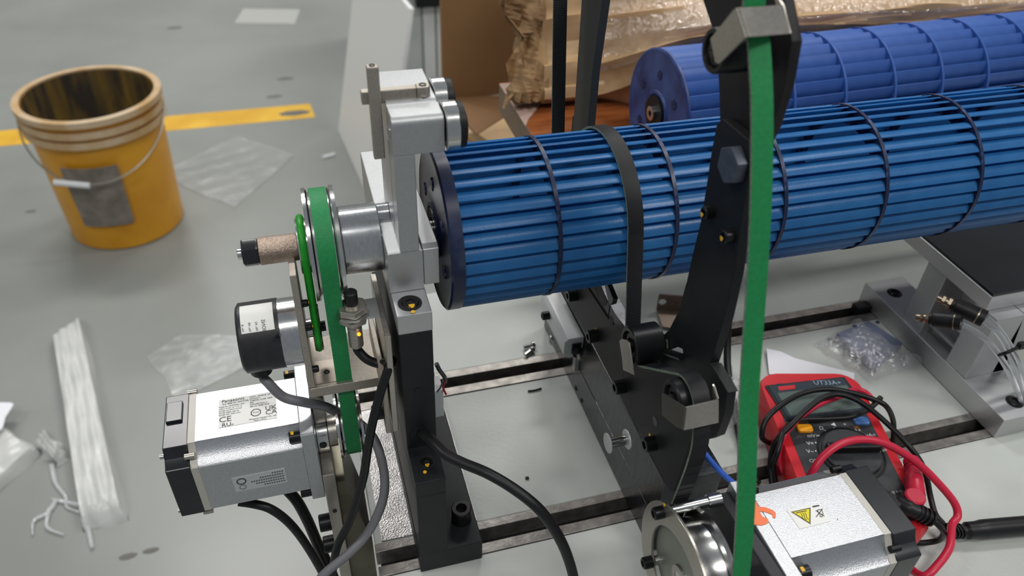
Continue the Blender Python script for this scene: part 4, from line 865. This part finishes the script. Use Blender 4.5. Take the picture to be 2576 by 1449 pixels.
# probe plugs
pr1 = thing('test_plug', 'red angled test plug in the lower right socket of the multimeter', 'plug', tuple(P(2300, 1230, 'z', .04)))
B().cyl('z', tuple(P(2303, 1248, 'z', .045))[:2], .0066, .0318, .0460, 28, .001).obj('plug_cap', REDC, pr1)
pr1b = [P(2303, 1246, 'z', .038), P(2300, 1215, 'z', .040), P(2298, 1185, 'z', .040), P(2294, 1162, 'z', .038)]
B().tube(pr1b, [.0062, .0060, .0052, .0045], 16).obj('plug_body', REDC, pr1)
b = B()
for k in range(3): p = pr1b[2]+(pr1b[3]-pr1b[2])*(k/2.2); d = (pr1b[3]-pr1b[2]).normalized(); b.tube([p, p+d*.0013], .0057, 14, smooth=False)
b.obj('strain_relief', REDC, pr1)
pr2 = thing('test_plug', 'black angled test plug in the middle socket of the multimeter', 'plug', tuple(P(2255, 1262, 'z', .04)))
B().cyl('z', tuple(P(2247, 1255, 'z', .045))[:2], .0064, .0318, .0440, 28, .001).obj('plug_cap', CABK, pr2)
pb2 = [P(2250, 1262, 'z', .038), P(2278, 1275, 'z', .040), P(2306, 1287, 'z', .040), P(2342, 1304, 'z', .037)]
B().tube(pb2, [.0060, .0056, .0050, .0042], 16).obj('plug_body', CABK, pr2)
b = B()
for k in range(4): p = pb2[2]+(pb2[3]-pb2[2])*(k/3.2); d = (pb2[3]-pb2[2]).normalized(); b.tube([p, p+d*.0013], .0055, 14, smooth=False)
b.obj('strain_relief', CABK, pr2)
Z2 = lambda x, y, z: P(1850+x*.4135, 850+y*.4135, 'z', z)
RC = .0020
cable('test_lead', [pb2[3], P(2362, 1322, 'z', .034), P(2374, 1340, 'z', .026), P(2362, 1358, 'z', .012), P(2330, 1365, 'z', .006), P(2290, 1366, 'z', .004)], RC, CABK, 'short black lead curling from the black plug under the multimeter')
cable('test_lead', [Z2(205, 640, .012), Z2(160, 600, .030), Z2(185, 500, .040), Z2(270, 415, .044), Z2(400, 340, .046), Z2(550, 312, .047), Z2(690, 330, .046), Z2(850, 378, .044), Z2(925, 425, .040), Z2(962, 520, .020), Z2(958, 640, .004)], RC, CABK, 'black lead arched across the top of the multimeter display')
cable('test_lead', [Z2(222, 890, .006), Z2(212, 760, .016), Z2(240, 640, .030), Z2(330, 540, .040), Z2(430, 440, .046), Z2(540, 360, .050), Z2(640, 345, .050), Z2(760, 390, .049), Z2(900, 500, .047), Z2(1040, 640, .044), Z2(1130, 760, .036), Z2(1165, 860, .026), Z2(1185, 960, .018), Z2(1215, 1070, .012), Z2(1262, 1130, .010), Z2(1285, 1170, .009)], RC, CABK, 'long black lead crossing the multimeter diagonally to the probe')
cable('test_lead', [Z2(245, 880, .006), Z2(228, 780, .016), Z2(255, 700, .030), Z2(300, 560, .037), Z2(400, 500, .037), Z2(560, 492, .037), Z2(700, 480, .038), Z2(800, 440, .039), Z2(850, 400, .042), Z2(885, 362, .044)], RC, CABK, 'black lead lying along the lower edge of the multimeter display')
cable('test_lead', [Z2(350, 900, .006), Z2(285, 800, .016), Z2(265, 700, .026), Z2(300, 590, .035), Z2(400, 480, .038), Z2(520, 400, .040), Z2(640, 355, .041), Z2(720, 315, .036), Z2(790, 330, .034), Z2(840, 380, .034)], RC, REDC, 'red lead lying across the multimeter display')
cable('test_lead', [Z2(445, 870, .045), Z2(470, 810, .056), Z2(540, 715, .064), Z2(640, 645, .068), Z2(760, 618, .068), Z2(890, 635, .066), Z2(1020, 700, .060), Z2(1130, 780, .052), Z2(1240, 890, .042), Z2(1330, 1000, .032), Z2(1352, 1080, .026), Z2(1318, 1135, .024), Z2(1312, 1200, .026), Z2(1300, 1280, .026), Z2(1240, 1370, .024), Z2(1150, 1450, .020), Z2(1060, 1400, .010)], .0026, REDC, 'thick red lead arching over the multimeter to the right')
prb = thing('test_probe', 'black test probe handle lying at the right edge', 'probe', tuple(P(2480, 1340, 'z', .01)))
B().tube([P(2382, 1336, 'z', .010), P(2410, 1336, 'z', .010), P(2440, 1334, 'z', .010), P(2500, 1328, 'z', .010), P(2620, 1318, 'z', .010)], [.0036, .0042, .0058, .0064, .0064], 18).obj('handle', CABK, prb)
b = B()
for k in range(4): p = P(2388+k*8, 1336, 'z', .010); b.tube([p, p+Vector((.0012, .0001, 0))], .0054, 14, smooth=False)
b.obj('strain_relief', CABK, prb)
# paper and bag on the bed
b = B(); ps_ = [P(*p, 'z', .002) for p in ((1927, 880), (1965, 884), (2000, 898), (2150, 936), (2150, 1000), (2060, 1010), (1935, 940))]
v = [(p.x, p.y, .0008+(.003 if i == 0 else .001 if i in (1, 6) else 0)) for i, p in enumerate(ps_)]; c = sum((Vector(p) for p in v), Vector())/7; v.append((c.x, c.y, .0012)); 
tag(b.add(v, [(i, (i+1) % 7, 7) for i in range(7)]).obj('paper_sheet', PAPER), 'white paper sheet on the bed behind the multimeter', 'paper')
pbag = thing('parts_bag', 'clear plastic bag with a grey rectangular block and small screws', 'bag', (.45, .39, 0))
q = [P(2128, 818, 'z', .012), P(2210, 810, 'z', .012), P(2288, 868, 'z', .012), P(2215, 930, 'z', .012)]
q = [P(2105, 838, 'z', .010), P(2185, 806, 'z', .010), P(2272, 862, 'z', .010), P(2205, 920, 'z', .010)]
B().slab([Vector((p.x, p.y, .010)) for p in q], (0, 0, -1), .0085).obj('grey_block', GREYP, pbag, bev=.0006)
for (px, py) in ((2150, 820), (2208, 810), (2205, 890), (2213, 896)):
    c = P(px, py, 'z', .0101); B().cyl('z', (c.x, c.y), .0018, .0095, .0103, 12).obj('bored_hole', mat('bore_dark', (60, 66, 92), 0, .5), pbag)
random.seed(8)
for k in range(9):
    t = k/8; p = P(2098+t*95+random.random()*8, 848+t*70+random.random()*10, 'z', .004); d = Vector((random.uniform(-1, 1), random.uniform(-1, 1), .1)).normalized()*.006
    B().tube([p, p+d], .0013, 8, smooth=False).obj('small_screw', POL if k % 2 else SCRB, pbag)
def film(parent, quad, h, amp, m, seed, n=30, name='film', cx=None):
    random.seed(seed); ph = [random.random()*6 for _ in range(8)]; v = []; f = []
    for i in range(n+1):
        for j in range(n+1):
            u, w_ = i/n, j/n; p = (quad[0]*(1-u)+quad[1]*u)*(1-w_)+(quad[3]*(1-u)+quad[2]*u)*w_; e = min(1, 5*min(u, 1-u, w_, 1-w_))
            z_ = .0008+h*math.sin(e*math.pi/2)**.5*(.75+.25*math.sin(5*u+ph[5])*math.cos(6*w_))+amp*(abs(math.sin(14*u+9*w_+ph[0]))+abs(math.sin(-17*u+11*w_+ph[1]))+abs(.6*math.sin(31*u-7*w_+ph[2])))*(.3+.7*e)
            s_ = amp*1.2*math.sin(23*u+ph[3])*math.sin(19*w_); v.append((p.x+s_, p.y+s_, max(z_, .0012)))
    for i in range(n):
        for j in range(n): a = i*(n+1)+j; f.append((a, a+1, a+n+2, a+n+1))
    return B().add(v, f).obj(name, m, parent)
FILMB = film_mat('bag_film', .30, .45, .12, bs=160, st=.8)
film(pbag, [P(2045, 872, 'z', 0), P(2150, 808, 'z', 0), P(2322, 918, 'z', 0), P(2190, 962, 'z', 0)], .011, .0011, FILMB, 4, name='bag')
tag(film(None, [P(1780, 1010, 'z', 0), P(1800, 930, 'z', 0), P(1905, 1000, 'z', 0), P(1900, 1160, 'z', 0)], .016, .003, FILMB, 9, name='plastic_bag'), 'crumpled clear plastic bag behind the green belt, right of the stand', 'bag')
# ================================================================ RIGHT CARRIAGE
cg = thing('vacuum_carriage', 'aluminium carriage with black topped platform at the right', 'carriage', (.51, .37, 0))
B().box(.4865, .5275, .2822, .4567, .0008, .0205).obj('base_bar', ALUB, cg, bev=.0005)
for (px, py) in ((2250, 737), (2552, 1011)):
    c = P(px, py, 'z', .0205); B().cyl('z', (c.x, c.y), .0066, .0195, .0207, 32).obj('counterbore', DARK, cg); socket_screw(cg, 'z', (c.x, c.y), .0185, 1, .0052, .0035)
def wedge(y0, y1, x0, x1, zt):
    b = B(); b.prism('y', [(x0, .0205), (x1+.012, .0205), (x1, zt), (x0, zt)], y0, y1); return b.obj('leg', ALU, cg, bev=.0004)
wedge(.3835, .4050, .4885, .5150, .083); wedge(.3280, .3500, .4885, .5150, .083)
B().box(.5155, .5300, .3280, .4050, .0205, .083).obj('rear_plate', ALU, cg)
B().box(.4868, .70, .3390, .4600, .0832, .0965).obj('platform', ALUB, cg, bev=.0004)
B().box(.4880, .699, .3400, .4590, .0966, .0985).obj('platform_top', mat('glossy_black', (16, 18, 20), 0, .12, (20, 22, 24), 30), cg)
b = B(); b.box(.494, .497, .351, .383, .030, .0325); b.obj('cross_rod', ALU, cg)
B().box(.4890, .4975, .3502, .3534, .05, .0750).obj('valve_block', ALU, cg)
# slot stopper
c = P(2168, 762, 'z', .004); tag(B().box(c.x-.0120, c.x+.0030, .4380, .4470, -.002, .0075).obj('slot_stop', RUB, bev=.0008), 'black rubber stop in the rear T slot against the carriage', 'stop')
def fitting(name, label, p0, p1, r):
    """p0 brass needle tip, p1 hose mouth"""
    t = thing(name, label, 'fitting', tuple(p0), 'push-in air fittings on the carriage'); d = (p1-p0).normalized(); L = (p1-p0).length; K = lambda s: p0+d*L*s
    B().tube([K(0), K(.10)], r*.42, 12, smooth=False).obj('needle', BRASS, t); B().tube([K(.10), K(.16)], r*.62, 6, smooth=False).obj('lock_nut', BRASS, t); B().tube([K(.17), K(.23)], r*.5, 16, smooth=False).obj('needle', BRASS, t)
    B().tube([K(.23), K(.30)], r*.72, 6, smooth=False).obj('lock_nut', BRASS, t)
    B().tube([K(.30), K(.42), K(.60), K(.84)], [r*.8, r, r*1.02, r], 16).obj('fitting_body', RUB, t)
    B().tube([K(.84), K(.87)], r*1.06, 16, smooth=False).obj('brass_ring', BRASS, t); B().tube([K(.87), K(1)], r*1.03, 16, smooth=False).obj('release_ring', RUB, t)
    return t
fitting('air_fitting', 'black air fitting with brass needle under the carriage platform, upper one', P(2358, 748, 'y', .345), P(2476, 802, 'y', .318), .0062)
fitting('air_fitting', 'black air fitting with brass needle, lower left one', P(2305, 798, 'y', .340), P(2418, 812, 'y', .318), .0056)
gh_ = 'clear air hoses on the carriage'
hz_ = [([(2468, 800, .318), (2510, 838, .312), (2545, 900, .305), (2572, 980, .298), (2600, 1060, .292)], .0026), ([(2412, 815, .318), (2455, 835, .312), (2500, 875, .306), (2540, 940, .300), (2580, 1030, .292)], .0024), ([(2480, 795, .319), (2530, 850, .314), (2575, 940, .308), (2610, 1020, .300)], .0022)]
for k, (pth, r) in enumerate(hz_):
    tag(B().tube([P(x, y, 'y', v) for x, y, v in pth], r*.93, 14).obj('clear_hose', TUBE), ('clear air hose from the upper fitting through the cable tie', 'clear air hose from the lower left fitting through the cable tie', 'clear air hose running outermost at the right edge')[k], 'hose', gh_)
for k, pth in enumerate(([(2516, 780, .345), (2518, 810, .343), (2530, 850, .340), (2540, 880, .336)], [(2544, 775, .345), (2535, 800, .343), (2528, 835, .341), (2540, 872, .337)])):
    tag(B().tube([P(x, y, 'y', v) for x, y, v in pth], .0017, 12).obj('white_hose', NYL), ('thin white hose under the carriage platform, left of two', 'thin white hose under the carriage platform, right of two')[k], 'hose')
zt_ = thing('cable_tie', 'black cable tie binding the clear air hoses', 'cable tie', tuple(P(2530, 885, 'y', .303)))
pts = [P(2513, 893, 'y', .303), P(2530, 888, 'y', .298), P(2548, 880, 'y', .298), P(2566, 872, 'y', .302)]
B().tube(pts, .0013, 8).obj('strap', RUB, zt_); c = P(2568, 868, 'y', .301); B().box(c.x-.002, c.x+.003, c.y-.002, c.y+.002, c.z-.003, c.z+.002).obj('tie_head', RUB, zt_, bev=.0004)
